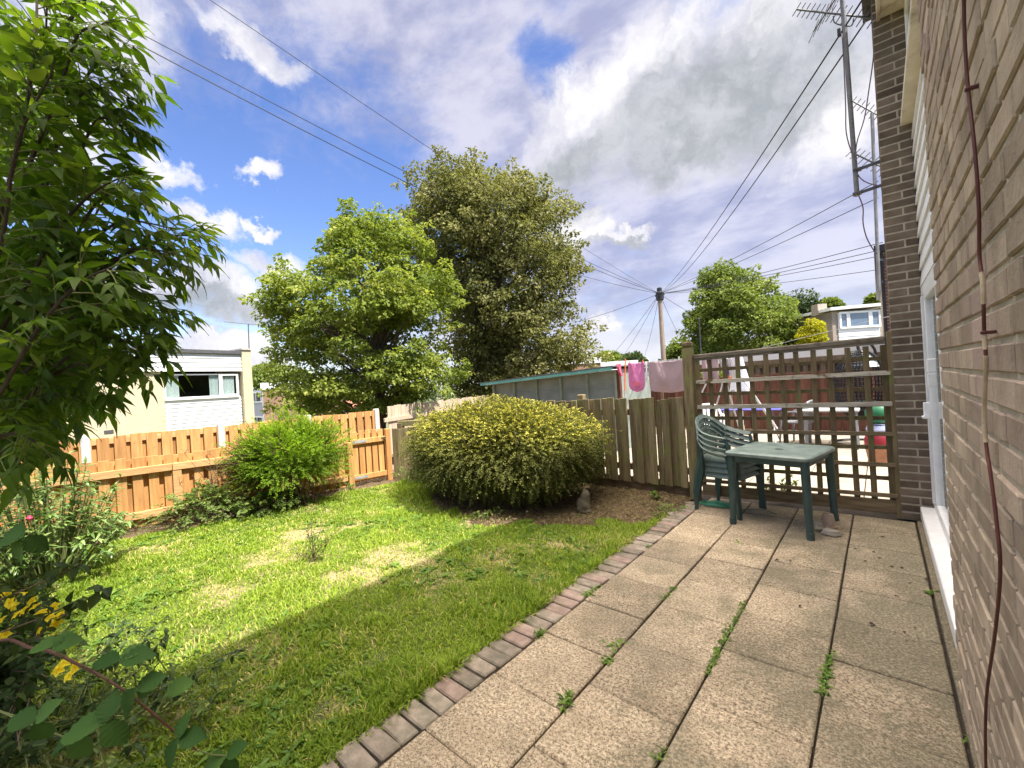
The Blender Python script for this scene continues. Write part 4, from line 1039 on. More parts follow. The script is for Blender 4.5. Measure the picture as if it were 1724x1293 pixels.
weed((1112, 1272), 'round tuft in the second joint at the near edge of the patio', .8, 26, 1.1, .035, .008)
weed((1568, 1000), 'weed against the white door sill at the patio edge', .9, 16, .7)
weed((1090, 920), 'small weed by the edging close to the bush', .7, 12, .5)
weed((1630, 1245), 'tiny weed at the foot of the near brick wall', .6, 10, .6)
# low creeping weeds filling two joints
def creeping(p0, p1, label, n):
    a0, a1 = at_z(*p0, 0), at_z(*p1, 0); o = thing('joint_weed', label, 'weed', tuple((a0 + a1) / 2), 'weeds growing in the paving joints')
    a = Acc(); t = R.random(n) ** .8; P = a0 + (a1 - a0) * t[:, None] + R.normal(0, 1, (n, 3)) * np.array([.010, .01, 0]); P[:, 2] = .0
    an = R.uniform(0, 2 * PI, n); el = R.uniform(.1, .9, n); D = np.stack([np.cos(an) * np.cos(el), np.sin(an) * np.cos(el), np.sin(el)], -1)
    a.big(P, D, Z3 + rvec(n) * .3, R.uniform(.012, .032, n), R.uniform(.007, .013, n), droop=.5, rnd=R.random(n)); a.build('leaves', M['weed'], o, smooth=True)
creeping((1255, 1010), (1205, 1105), 'long strip of weeds filling the middle paving joint', 170)
creeping((1205, 1105), (1190, 1135), 'short strip of weeds at the lower end of the middle joint', 40)
creeping((1400, 1095), (1385, 1168), 'strip of weeds filling the joint nearest the house', 130)
creeping((985, 1005), (1010, 985), 'thin strip of weeds along the edging joint', 40)
creeping((1115, 1010), (1128, 998), 'tiny strip of weeds in the first joint', 25)
# the leafy plant growing under the table through the trellis foot
c = at_z(1300, 850, 0) + np.array([.05, .16, 0])
o = thing('seedling', 'leafy green self-sown plant under the table against the trellis', 'plant', tuple(c))
a = Acc(); mb = MB()
for k_ in range(9):
    an = R.uniform(0, 2 * PI); e = c + np.array([.20 * math.cos(an), .10 * math.sin(an) - .02, R.uniform(.15, .34)]); P = smooth_path([c, (c + e) / 2 + Z3 * .05, e], 3); mb.tube(P, .003, 4)
    n = 9; t = R.uniform(.4, 1, n); b_ = c + (e - c) * t[:, None] + Z3 * .03; D = rvec(n) * .8 + np.array([0, 0, .1]); a.big(b_, D, Z3 + rvec(n) * .3, R.uniform(.04, .075, n), R.uniform(.022, .035, n), droop=.5, rnd=R.random(n))
a.build('leaves', M['weed'], o, smooth=True); mb.build('stem', M['green_stem'], o)
# dandelion on a long stalk
c = at_z(922, 985, 0); o = thing('dandelion', 'single yellow dandelion on a tall bare stalk near the edging', 'flower', tuple(c))
tp_ = at_d(922, 951, float(c @ FWD)); MB().tube(smooth_path([c, (c + tp_) / 2 + _rt * .006, tp_]), .0016, 5).build('stalk', M['green_stem'], o)
M['yellow'] = leaf_mat('yellow', (0.84, 0.66, 0.02), (0.92, 0.80, 0.06), None, .3)
a = Acc(); n = 40; D = rvec(n); D[:, 2] = np.abs(D[:, 2]) * .6 + .1; a.small(np.repeat(tp_[None], n, 0), D, Z3 + rvec(n) * .2, .011, .004, rnd=R.random(n)); a.build('flower_head', M['yellow'], o)
# dead leaves blown along the house side
for k_, (x, y) in enumerate(((1470, 930), (1478, 940), (1500, 955), (1520, 955), (1530, 982), (1505, 1003), (1460, 945), (1442, 925), (1555, 975), (1490, 905), (1312, 943), (1330, 945), (1520, 1062), (1538, 1055), (1462, 1050), (1350, 1020))):
    c = at_z(x, y, .004); s_ = R.uniform(.011, .022); a = Acc(); an = R.uniform(0, 2 * PI)
    o = thing('dead_leaf', 'small dark curled dead leaf lying on the paving slabs', 'dead leaf', tuple(c), 'dead leaves on the paving')
    a.big(c[None] + Z3 * .002, np.array([[math.cos(an), math.sin(an), .1]]), Z3[None] + rvec(1) * .2, [s_ * 1.9], [s_], droop=.3, fold=.3, rnd=np.array([0.1]))
    if 'dead_leaf' not in M: M['dead_leaf'] = leaf_mat('dead_leaf', (0.05, .028, .018), (.12, .07, .04), None, .05)
    a.build('blade', M['dead_leaf'], o)
# ------------------------------------------------------------------ trees
def clump_leaves(acc, C, rad_, n, L, up=0.5, flat=0.55, droop=.25, shell=.55, rbase=None, outc=None, kind='small'):
    """n leaves in a flattened clump: most of them near its skin, facing up and out"""
    d = rvec(n); r = (shell + (1 - shell) * R.random(n) ** .5) * np.where(R.random(n) < .82, 1, R.random(n))
    off = d * r[:, None] * np.array([rad_, rad_, rad_ * flat]); P = C + off
    oc = nrm(off + (0 if outc is None else outc * rad_ * .5))
    D = nrm(oc * .8 + rvec(n) * .7 - Z3 * droop); N = nrm(Z3 * up + oc * .6 + rvec(n) * .55)
    l = L * R.uniform(.6, 1.25, n)
    acc.small(P, D, N, l, l * R.uniform(.55, .85, n), rnd=np.clip((R.random() if rbase is None else rbase) * .45 + .55 * R.random(n), 0, 1))
def tree(name, label, prof, d, trunk_px, mat, ncl, rcl, nleaf, L, group=None, base_z=None, dscale=.9, flat=.55, up=.5, droop=.25, limb=True, cat='tree', trunk_r=.18, hollow=.25, layer=0):
    rows = [(at_d(862, y, d), y, xl, xr) for y, xl, xr in prof]
    base = at_d(trunk_px[0], trunk_px[1], d); base[2] = float(terr(base[0], base[1])) - .05 if base_z is None else base_z
    t = thing(name, label, cat, tuple(base), group)
    ys = [y for y, _, _ in prof]; acc = Acc(); cents = []
    tries = 0
    while len(cents) < ncl and tries < ncl * 60:
        tries += 1
        y = R.uniform(ys[0], ys[-1]); xl = np.interp(y, ys, [p[1] for p in prof]); xr = np.interp(y, ys, [p[2] for p in prof])
        if R.random() > (xr - xl) / max(p[2] - p[1] for p in prof) + .1: continue
        cx_ = (xl + xr) / 2; hw_ = (xr - xl) / 2 * d / F_PX
        an = R.uniform(0, 2 * PI); rr = math.sqrt(R.uniform(hollow, 1.0)) 
        marg = max(hw_ - rcl * .75, .05)
        C = at_d(cx_, y, d) + _rt * (marg * rr * math.cos(an)) + FWD * (marg * dscale * rr * math.sin(an))
        rr_ = rcl * R.uniform(.6, 1.25)
        if any(np.linalg.norm((C - c2) * np.array([1, 1, 1.5])) < rcl * .62 for c2, _ in cents): continue
        cents.append((C, rr_))
    axis = at_d(trunk_px[0], (ys[0] + ys[-1]) / 2, d)
    tot = sum(r_ ** 2 for _, r_ in cents)
    for C, r_ in cents:
        outc = C - np.array([axis[0], axis[1], C[2] - .3]); outc = outc / (np.linalg.norm(outc) + .3)
        clump_leaves(acc, C, r_, int(nleaf * r_ ** 2 / tot), L, up, flat, droop, outc=outc)
        if layer:
            # drooping sprays on the outside
            for k_ in range(layer):
                e = C + nrm(outc * .8 + rvec(1)[0] * .7) * r_ * R.uniform(.85, 1.5); clump_leaves(acc, e, r_ * .34, int(nleaf * r_ ** 2 / tot * .10), L, up, .45, droop + .2, outc=outc)
    acc.build('crown', mat, t)
    if limb:
        mb = MB(); topz = rows[0][0][2]; H = topz - base[2]
        tp_ = np.array([at_d(trunk_px[0], 0, d)[0], 0, 0]); ax0 = base.copy(); ax1 = np.array([base[0], base[1], base[2] + H * .82]) + _rt * R.normal(0, .15)
        tr_p = [ax0 + (ax1 - ax0) * s_ + np.array([R.normal(0, .05), R.normal(0, .05), 0]) * (s_ > .1) for s_ in np.linspace(0, 1, 8)]
        mb.tube(tr_p, [trunk_r * (1.25 if i == 0 else 1 - .85 * i / 8) for i in range(8)], 9)
        for C, r_ in cents[::2]:
            zf = np.clip((C[2] - base[2]) / H - .18, .18, .8) / .82; a = ax0 + (ax1 - ax0) * zf
            m_ = (a + C) / 2 + Z3 * R.uniform(-.1, .25) * r_ + rvec(1)[0] * .15
            mb.tube(smooth_path([a, m_, C], 3), [trunk_r * .26, trunk_r * .24, trunk_r * .2, trunk_r * .16, trunk_r * .12, trunk_r * .09, trunk_r * .05], 5, cap=False)
        mb.build('trunk', M['bark'], t)
    return t
M['leaf_maple'] = leaf_mat('leaf_maple', (0.090, 0.145, 0.022), (0.255, 0.300, 0.052), (0.44, 0.44, 0.13), .42, spec=.2)
M['leaf_syc'] = leaf_mat('leaf_syc', (0.090, 0.102, 0.028), (0.225, 0.225, 0.072), (0.46, 0.42, 0.22), .34, spec=.15, rough=.6, tcol=(1.15, 1.2, .8))
M['leaf_green'] = leaf_mat('leaf_green', (0.080, 0.125, 0.020), (0.195, 0.245, 0.045), (0.32, 0.34, 0.09), .35)
M['leaf_dark'] = leaf_mat('leaf_dark', (0.035, 0.06, 0.020), (0.065, 0.095, 0.032), (0.10, 0.13, 0.045), .25)
M['leaf_gold'] = leaf_mat('leaf_gold', (0.28, 0.27, 0.010), (0.42, 0.40, 0.02), (0.50, 0.47, 0.05), .35)
tree('maple_tree', 'bright yellow-green maple tree with layered branches behind the orange fence',
     [(368, 556, 680), (382, 550, 715), (404, 550, 728), (428, 508, 735), (452, 478, 745), (482, 450, 765), (520, 436, 775), (560, 446, 778), (600, 454, 780), (640, 466, 785), (672, 490, 760), (690, 560, 700)], 13.0, (637, 700), M['leaf_maple'], 200, .52, 54000, .115, flat=.42, up=.7, droop=.35, trunk_r=.17, hollow=.12, layer=3)
tree('sycamore_tree', 'large dense olive-brown sycamore tree, tallest tree in the garden view',
     [(290, 708, 840), (302, 698, 878), (322, 690, 900), (350, 685, 950), (390, 685, 978), (430, 690, 980), (470, 705, 990), (510, 730, 985), (545, 740, 1015), (580, 750, 1022), (610, 755, 985), (640, 762, 940), (668, 775, 900)], 17.0, (845, 720), M['leaf_syc'], 300, .62, 76000, .13, flat=.75, up=.4, droop=.3, trunk_r=.3, hollow=.08, layer=3)
tree('roadside_tree', 'mid green broadleaf tree rising above the trellis beyond the neighbour patio',
     [(446, 1205, 1238), (460, 1182, 1255), (475, 1170, 1300), (500, 1162, 1320), (525, 1152, 1328), (550, 1146, 1335), (575, 1150, 1345), (600, 1160, 1345)], 32.0, (1240, 640), M['leaf_green'], 110, 1.0, 30000, .24, flat=.6, trunk_r=.3, layer=1)
tree('roadside_tree', 'darker hazy green tree just right of the tree above the trellis', [(500, 1335, 1362), (520, 1318, 1385), (545, 1312, 1392), (580, 1312, 1392), (600, 1320, 1390)], 46.0, (1350, 640), M['leaf_dark'], 50, 1.3, 9000, .32, trunk_r=.3)
tree('golden_conifer', 'small bright golden yellow conifer in front of the white gabled house', [(536, 1362, 1372), (552, 1350, 1386), (566, 1346, 1390), (590, 1346, 1390)], 26.0, (1367, 630), M['leaf_gold'], 36, .42, 6000, .13, flat=.5, trunk_r=.12)
far_t = [('pale rounded tree on the skyline left of the washing', [(598, 1008, 1040), (606, 995, 1058), (618, 992, 1060)], 60, 'leaf_green'), ('small dark tree on the skyline behind the pink washing', [(594, 1060, 1076), (602, 1052, 1086), (614, 1050, 1088)], 52, 'leaf_dark'),
         ('bushy light green tree right of the telegraph pole', [(573, 1136, 1150), (586, 1122, 1160), (604, 1118, 1165)], 40, 'leaf_green'), ('low tree at the skyline by the sycamore edge', [(604, 962, 985), (612, 950, 1000), (622, 950, 1000)], 70, 'leaf_green'),
         ('small round tree peeping over the roof of the white gabled house', [(510, 1388, 1405), (516, 1383, 1412), (528, 1383, 1412)], 60, 'leaf_green'), ('tree tip beside the far red brick gable', [(502, 1470, 1482), (508, 1462, 1490), (520, 1462, 1490)], 70, 'leaf_green')]
for lb, pr, d, mt in far_t:
    tree('distant_tree', lb, pr, d, ((pr[-1][1] + pr[-1][2]) / 2, pr[-1][0] + 20), M[mt], 16, 1.0 * d / 50, 2600, .0075 * d, group='distant trees on the skyline', trunk_r=.2)
tree('distant_tree', 'leafy tree between the cream house and the maple', [(618, 425, 470), (630, 415, 520), (645, 415, 560)], 40, (460, 690), M['leaf_green'], 34, .8, 5000, .26, group='distant trees on the skyline', trunk_r=.2)
# far wood behind everything: one mass
acc = Acc()
for an in np.linspace(0, 2 * PI, 150):
    for k_ in range(3):
        C = np.array([math.cos(an), math.sin(an), 0]) * R.uniform(150, 190); C[2] = float(terr(C[0], C[1])) + R.uniform(1, 6); clump_leaves(acc, C, R.uniform(4, 7), 90, 1.6, flat=.8)
tag(acc.build('far_wood', M['leaf_dark']), kind='stuff')

# ------------------------------------------------------------------ shrubs
def shrub(name, label, C, rads, mat, nt_, tl, nl, L, W, parent_group=None, cat='shrub', up=.35, base=None, tipgrow=.5, inner=4000, cut=-.35, arch=.5, stems=10, lump=.12, twigs=True, opp=True, Linner=None, stemr=.012, axial=False, prune=None, scat=.25):
    C = np.array(C, float); rads = np.array(rads, float)
    base = np.array([C[0], C[1], 0.0]) if base is None else np.array(base, float)
    o = thing(name, label, cat, tuple(base), parent_group)
    a = Acc()
    d = rvec(nt_ * 2); d = d[d[:, 2] > cut][:nt_]; n = len(d)
    lm = 1 + lump * (np.sin(d[:, 0] * 5 + 1.3) * np.cos(d[:, 1] * 6) + .6 * np.sin(d[:, 2] * 9 + d[:, 0] * 7))
    dd_ = d * rads
    r0 = R.uniform(.62, .98, n)[:, None] * lm[:, None]
    P0_ = C + dd_ * r0
    nn = nrm(d / rads)
    u0 = nrm(nn + Z3 * up + rvec(n) * .38)
    ln = tl * R.uniform(.5, 1.3, n) * np.where(R.random(n) < .07, 1.45, 1.0)
    k = nl; t = np.linspace(.12, 1.0, k)
    T_ = np.broadcast_to(t, (n, k))
    g = arch * ln[:, None] * T_ ** 2
    pos = P0_[:, None, :] + u0[:, None, :] * (ln[:, None] * T_)[..., None] - Z3 * g[..., None]
    tang = nrm(u0[:, None, :] - Z3 * (2 * arch * T_)[..., None])
    side = nrm(np.cross(tang, np.broadcast_to(nrm(Z3 + nn * .5)[:, None, :], tang.shape)))
    sg = np.where(np.arange(k) % 2 == 0, 1.0, -1.0)[None, :, None]
    D = nrm(side * sg + tang * .7 + R.normal(0, scat, tang.shape)); N = nrm(np.cross(tang, side) * np.sign(np.cross(tang, side)[..., 2:3] + .01) + R.normal(0, .35, tang.shape))
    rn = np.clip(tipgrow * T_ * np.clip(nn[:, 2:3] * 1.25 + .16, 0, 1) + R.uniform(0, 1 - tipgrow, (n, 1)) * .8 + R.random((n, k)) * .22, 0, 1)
    P = pos.reshape(-1, 3); ok = P[:, 2] > .02
    if prune is not None: ok &= prune(P)
    l = L * R.uniform(.7, 1.2, len(P))
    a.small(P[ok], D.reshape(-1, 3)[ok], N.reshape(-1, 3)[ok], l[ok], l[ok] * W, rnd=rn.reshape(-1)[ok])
    # leaves deeper in
    ni = inner; di = rvec(ni); Pi = C + di * rads * (R.uniform(.35, .92, ni) ** .7)[:, None]; ok = Pi[:, 2] > max(.05, C[2] + cut * rads[2])
    if prune is not None: ok &= prune(Pi)
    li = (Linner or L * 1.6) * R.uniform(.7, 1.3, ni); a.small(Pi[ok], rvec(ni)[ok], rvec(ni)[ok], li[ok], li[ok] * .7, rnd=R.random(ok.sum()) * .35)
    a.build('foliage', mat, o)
    mb = MB()
    for i in range(stems):
        e = C + rvec(1)[0] * rads * np.array([.75, .75, .55]); e[2] = max(e[2], .2); b_ = base + np.array([R.normal(0, .10), R.normal(0, .10), 0])
        m_ = (b_ + e) / 2 + np.array([R.normal(0, .12), R.normal(0, .12), -.05]) * min(1, rads[0]); mb.tube(smooth_path([b_, m_, e], 4), np.linspace(stemr * 1.3, stemr * .35, 9), 6)
    if twigs:
        for i in range(0, n, max(1, n // 700)):
            mb.tube([P0_[i] - u0[i] * ln[i] * .5, P0_[i], pos[i, k // 2], pos[i, -1]], [.003, .0025, .002, .001], 3, cap=False)
    mb.build('stem', M['twig'], o)
    return o
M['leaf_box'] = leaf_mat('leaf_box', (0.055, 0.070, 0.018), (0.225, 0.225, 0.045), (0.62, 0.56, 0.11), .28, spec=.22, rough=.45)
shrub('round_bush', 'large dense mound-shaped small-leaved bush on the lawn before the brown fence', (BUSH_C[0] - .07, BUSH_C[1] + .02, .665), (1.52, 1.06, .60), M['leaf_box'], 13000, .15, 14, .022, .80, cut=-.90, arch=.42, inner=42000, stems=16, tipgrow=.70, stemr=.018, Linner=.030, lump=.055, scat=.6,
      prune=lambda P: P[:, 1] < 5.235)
M['leaf_heath'] = leaf_mat('leaf_heath', (0.10, 0.19, 0.010), (0.25, 0.38, 0.020), (0.38, 0.50, 0.05), .38)
M['leaf_heath_dry'] = leaf_mat('leaf_heath_dry', (0.13, 0.12, 0.035), (0.23, 0.25, 0.05), (0.28, 0.38, 0.06), .3)
hc = at_z(500, 848, 0); lfpr = lambda P: ((P[:, 0] - A_[0]) * n_[0] + (P[:, 1] - A_[1]) * n_[1]) > .03
hc = fp(Lf - .86, .38, 0)
shrub('feathery_shrub', 'bright lime green feathery shrub against the low orange fence', hc + Z3 * .70, (.54, .60, .50), M['leaf_heath'], 2500, .17, 18, .025, .5, scat=.5, cut=-.62, arch=.22, up=.5, inner=5000, stems=16, tipgrow=.5, lump=.34, prune=lfpr, stemr=.012)
hc2 = fp(Lf - 1.32, .24, 0)
shrub('feathery_shrub', 'half-dead brownish feathery shrub left of the bright lime green one', hc2 + Z3 * .58, (.20, .26, .42), M['leaf_heath_dry'], 620, .20, 16, .022, .42, cut=-.7, arch=.2, up=.5, inner=1200, stems=12, tipgrow=.5, lump=.2, prune=lfpr, stemr=.006)
hc3 = fp(Lf - 1.90, .34, 0)
M['leaf_mix'] = leaf_mat('leaf_mix', (0.07, 0.12, 0.025), (0.15, 0.22, 0.045), (0.27, 0.31, 0.09), .32)
shrub('bramble_patch', 'tangled low bramble growth at the foot of the low fence', hc3 + Z3 * .15, (.22, .38, .22), M['leaf_mix'], 170, .24, 10, .045, .62, cut=-.3, arch=.5, inner=420, stems=14, tipgrow=.4, lump=.2, prune=lfpr, stemr=.005, Linner=.05)
shrub('bramble_patch', 'small green weedy patch beneath the feathery shrubs', fp(Lf - 1.2, .50, 0) + Z3 * .08, (.20, .5, .13), M['leaf_mix'], 100, .16, 9, .05, .7, cut=-.3, arch=.5, inner=250, stems=6, tipgrow=.4, lump=.2, prune=lfpr, stemr=.004, Linner=.05)
shrub('bramble_patch', 'ragged weedy growth along the near left end of the low fence', fp(Lf - 3.1, .22, 0) + Z3 * .08, (.16, .55, .16), M['leaf_mix'], 110, .16, 9, .04, .6, cut=-.3, arch=.4, inner=120, stems=6, tipgrow=.4, lump=.2, prune=lfpr, stemr=.003, Linner=.04)
# bare twigs standing in the bramble
mb = MB(); o = thing('bare_shrub', 'bare brown leafless twigs standing against the orange fence', 'shrub', tuple(fp(Lf - 1.78, .2, 0)))
for k_ in range(9):
    b_ = fp(Lf - 1.78, .2, 0.1); e = b_ + D3 * R.normal(-.05, .16) + N3 * R.normal(0, .05) + Z3 * R.uniform(.45, .88); P = smooth_path([b_, (b_ + e) / 2 + D3 * R.normal(0, .05), e], 4); mb.tube(P, np.linspace(.006, .002, len(P)), 5)
    for j in range(5):
        q_ = P[R.integers(3, len(P))]; f_ = q_ + D3 * R.normal(0, .09) + N3 * R.normal(0, .03) + Z3 * R.uniform(.04, .14); mb.tube([q_, (q_ + f_) / 2 + D3 * .01, f_], [.003, .0025, .001], 4)
mb.build('branch', M['twig'], o)
# leafy weeds by the gate and soil edge
def leafy(name, label, c, n, h, spread, L, W, mat='weed', cat='plant', group=None, nleaf=9, droop=.5, up=.1):
    c = np.array(c, float); o = thing(name, label, cat, tuple(c), group); a = Acc(); mb = MB()
    for k_ in range(n):
        an = R.uniform(0, 2 * PI); b_ = c + np.array([R.normal(0, spread * .3), R.normal(0, spread * .3), 0]); e = b_ + np.array([spread * .6 * math.cos(an), spread * .6 * math.sin(an), h * R.uniform(.6, 1.1)])
        P = smooth_path([b_, (b_ + e) / 2 + Z3 * h * .12, e], 3); mb.tube(P, np.linspace(.004, .0015, len(P)), 4)
        t = R.uniform(.25, 1, nleaf); pp = b_ + (e - b_) * t[:, None] + Z3 * (h * .12 * np.sin(PI * t))[:, None]; D = rvec(nleaf); D[:, 2] = D[:, 2] * .3 + up
        a.big(pp, D, Z3 + rvec(nleaf) * .35, L * R.uniform(.6, 1.2, nleaf), W * R.uniform(.7, 1.2, nleaf), droop=droop, rnd=R.random(nleaf))
    a.build('leaves', M[mat], o, smooth=True); mb.build('stem', M['green_stem'], o); return o
leafy('leafy_weed', 'grey-green leafy weeds at the fence foot right of the gate', Q0 + qd * .45 + QN * .18, 12, .26, .30, .10, .022, 'leaf_mix')
leafy('leafy_weed', 'second clump of leafy weeds near the left of the round bush', Q0 + qd * 1.05 + QN * .22, 9, .22, .26, .10, .022, 'leaf_mix')
leafy('leafy_weed', 'low weeds around the gate hinge post', np.array([-6.40, 3.28, 0]), 8, .14, .2, .05, .018, 'weed')
leafy('leafy_weed', 'small pale weed on bare soil in front of the brown fence', at_z(1105, 842), 5, .10, .10, .075, .028, 'weed', nleaf=5, up=.35)
leafy('leafy_weed', 'low green weeds where the soil meets the brick edging', at_z(1122, 862), 12, .06, .22, .04, .020, 'weed', nleaf=6)
leafy('leafy_weed', 'grey-green weed leaves on the ground under the bush edge', at_z(830, 872), 6, .10, .18, .06, .03, 'leaf_mix', nleaf=6)
leafy('buddleia', 'arching buddleia shoots with narrow leaves rising above the round bush by the pale fence', at_d(735, 760, 8.2) * np.array([1, 1, 0]) + np.array([0, 0, .3]), 9, 1.05, .7, .15, .024, 'leaf_mix', nleaf=22, droop=.6)
# the young rose on the lawn
c = at_z(528, 945); o = thing('rose_bush', 'thin young rose bush standing alone in the lawn', 'shrub', tuple(c)); a = Acc(); mb = MB()
for k_, (dx, hh) in enumerate(((.0, .40), (.05, .30), (-.06, .22), (.09, .18), (-.03, .33), (-.11, .13), (.13, .22))):
    e = c + _rt * (dx * 1.5) + Z3 * hh + FWD * R.normal(0, .05); P = smooth_path([c, (c + e) / 2 + _rt * R.normal(0, .02), e], 4); mb.tube(P, np.linspace(.0045, .0015, len(P)), 5)
    n = 26; t = R.uniform(.2, 1, n); pp = c + (e - c) * t[:, None]; D = rvec(n) * .9 + Z3 * .15; pp = pp + D * .025; a.big(pp, D, Z3 + rvec(n) * .3, R.uniform(.018, .034, n), R.uniform(.010, .018, n), droop=.4, rnd=R.random(n))
M['rose_leaf'] = leaf_mat('rose_leaf', (0.03, 0.055, 0.015), (0.07, 0.11, 0.03), (0.16, 0.07, 0.04), .25)
a.build('leaves', M['rose_leaf'], o, smooth=True); mb.build('stem', M['twig'], o)

# peony at the left, in the sun
M['leaf_peony'] = leaf_mat('leaf_peony', (0.08, 0.16, 0.03), (0.19, 0.28, 0.07), (0.26, 0.35, 0.11), .28, rough=.3, spec=.5)
c = np.array([-5.80, .12, 0]); o = thing('peony_bush', 'glossy green peony bush with one pink bud in front of the fence', 'shrub', tuple(c)); a = Acc(); mb = MB()
for k_ in range(170):
    an = R.uniform(0, 2 * PI); r_ = .64 * math.sqrt(R.random()); e = c + np.array([r_ * math.cos(an), r_ * math.sin(an), 1.08 * (1 - .42 * (r_ / .64) ** 2) * R.uniform(.35, 1.1)])
    P = smooth_path([c + (e - c) * np.array([.35, .35, 0]), c + (e - c) * np.array([.75, .75, .6]), e], 3); mb.tube(P, np.linspace(.006, .002, len(P)), 4)
    n = 15; t = R.uniform(.55, 1.0, n); pp = P[0] + (e - P[0]) * t[:, None]; D = rvec(n); D[:, 2] = D[:, 2] * .4 + .05; D = nrm(D + nrm(e - c) * .5)
    a.big(pp, D, Z3 + rvec(n) * .3, R.uniform(.07, .13, n), R.uniform(.018, .032, n), droop=.55, fold=.18, rnd=R.random(n))
a.build('leaves', M['leaf_peony'], o, smooth=True); mb.build('stem', M['green_stem'], o)
M['pink'] = plain('pink_bud', (0.62, 0.05, 0.13), .5)
bp = at_d(50, 873, 3.55); mb = MB(); mb.lathe(bp - Z3 * .02, [(.004, 0), (.017, .010), (.021, .024), (.014, .038), (.004, .046)], 10); mb.build('flower_bud', M['pink'], o, smooth=True)

# ------------------------------------------------------------------ the near shrub with long feathered leaves
M['leaf_elder'] = leaf_mat('leaf_elder', (0.034, 0.080, 0.010), (0.105, 0.180, 0.022), (0.25, 0.325, 0.06), .48, rough=.5, spec=.22, tcol=(1.45, 1.5, .45))
def compound(a, mb, P, D, s, npair=2, N=None):
    """feathered leaf: stalk with leaflet pairs and an end leaflet"""
    D = nrm(np.array(D, float)); up_ = nrm(Z3 + rvec(1)[0] * .35); S = nrm(np.cross(D, up_)); U = np.cross(S, D)
    L = .17 * s; pts = []
    st = [P + D * L * t - Z3 * L * .22 * t * t for t in (0, .35, .7, 1.0)]
    mb.tube(st, [.0018, .0015, .0012, .0009], 4, cap=False)
    Pp = []; Dd = []; Nn = []; Ln = []
    for i in range(npair):
        t = .45 + .5 * i / max(1, npair - 1) if npair > 1 else .6
        b_ = P + D * L * t - Z3 * L * .22 * t * t; tg = nrm(D - Z3 * .7 * t)
        for sg in (-1, 1): Pp.append(b_); Dd.append(nrm(S * sg * .85 + tg * .7 - Z3 * R.uniform(.0, .35))); Nn.append(U + S * sg * .25 + rvec(1)[0] * .2); Ln.append(R.uniform(.075, .115) * s)
    Pp.append(st[-1]); Dd.append(nrm(D - Z3 * R.uniform(.2, .6))); Nn.append(U + rvec(1)[0] * .2); Ln.append(R.uniform(.09, .125) * s)
    k = len(Pp); Ln = np.array(Ln); b = R.random()
    a.big(np.array(Pp), np.array(Dd), np.array(Nn), Ln, Ln * R.uniform(.25, .35, k), droop=R.uniform(.1, .5, k), fold=.16, prof=(0, .62, 1.0, .92, .62, .30, 0), rnd=np.clip(b * .5 + R.random(k) * .5, 0, 1), wav=.04)
eb = at_z(-230, 1330)
elder = thing('elder_shrub', 'tall leafy elder shrub leaning in from the left edge close to the viewer', 'shrub', tuple(eb))
a = Acc(); mb = MB(); sb = MB()
SH = [[(30, 780, 1.5), (60, 520, 1.4), (80, 300, 1.3), (76, 120, 1.25), (82, -60, 1.25)], [(20, 700, 1.6), (60, 400, 1.5), (110, 190, 1.4), (130, 40, 1.35), (155, -60, 1.3)],
      [(30, 520, 1.35), (90, 260, 1.3), (145, 130, 1.25), (185, 105, 1.25), (205, 110, 1.25)], [(50, 480, 1.3), (120, 300, 1.25), (160, 205, 1.2), (200, 208, 1.2)],
      [(30, 560, 1.35), (110, 430, 1.3), (160, 345, 1.25), (205, 318, 1.25), (230, 318, 1.25)], [(10, 620, 1.3), (100, 500, 1.3), (200, 440, 1.3), (280, 400, 1.3), (338, 398, 1.3)],
      [(20, 600, 1.45), (120, 520, 1.4), (220, 440, 1.35), (275, 452, 1.35)], [(20, 660, 1.3), (110, 545, 1.25), (200, 500, 1.25), (240, 510, 1.25), (280, 528, 1.25)],
      [(10, 720, 1.25), (90, 620, 1.2), (170, 570, 1.2), (205, 575, 1.2), (245, 586, 1.2)], [(-20, 760, 1.3), (50, 670, 1.25), (110, 620, 1.2), (160, 615, 1.2), (200, 625, 1.2)],
      [(-40, 800, 1.3), (10, 710, 1.25), (70, 665, 1.2), (125, 670, 1.2)], [(-40, 500, 1.2), (30, 250, 1.1), (60, 60, 1.1), (60, -80, 1.1)], [(-60, 640, 1.15), (0, 420, 1.05), (30, 240, 1.05), (90, 120, 1.05)],
      [(0, 560, 1.2), (90, 400, 1.15), (150, 330, 1.12), (200, 300, 1.1)], [(-20, 700, 1.1), (60, 560, 1.05), (130, 480, 1.02), (190, 450, 1.0)], [(-60, 830, 1.2), (-10, 745, 1.12), (30, 730, 1.1), (60, 745, 1.08)],
      [(40, 700, 1.7), (120, 560, 1.65), (190, 520, 1.6), (250, 545, 1.6)], [(60, 600, 1.7), (150, 380, 1.65), (220, 290, 1.6)], [(100, 60, 1.3), (135, 10, 1.25), (165, -30, 1.25)], [(60, 350, 1.3), (115, 190, 1.25), (155, 150, 1.2), (190, 150, 1.2)], [(80, 480, 1.3), (160, 400, 1.25), (215, 372, 1.22), (290, 385, 1.2)], [(60, 560, 1.3), (150, 470, 1.25), (230, 420, 1.22), (300, 430, 1.2)], [(40, 640, 1.3), (120, 530, 1.25), (180, 535, 1.2), (225, 552, 1.2)], [(40, 300, 1.2), (100, 150, 1.15), (130, 60, 1.1), (165, 45, 1.1)]]
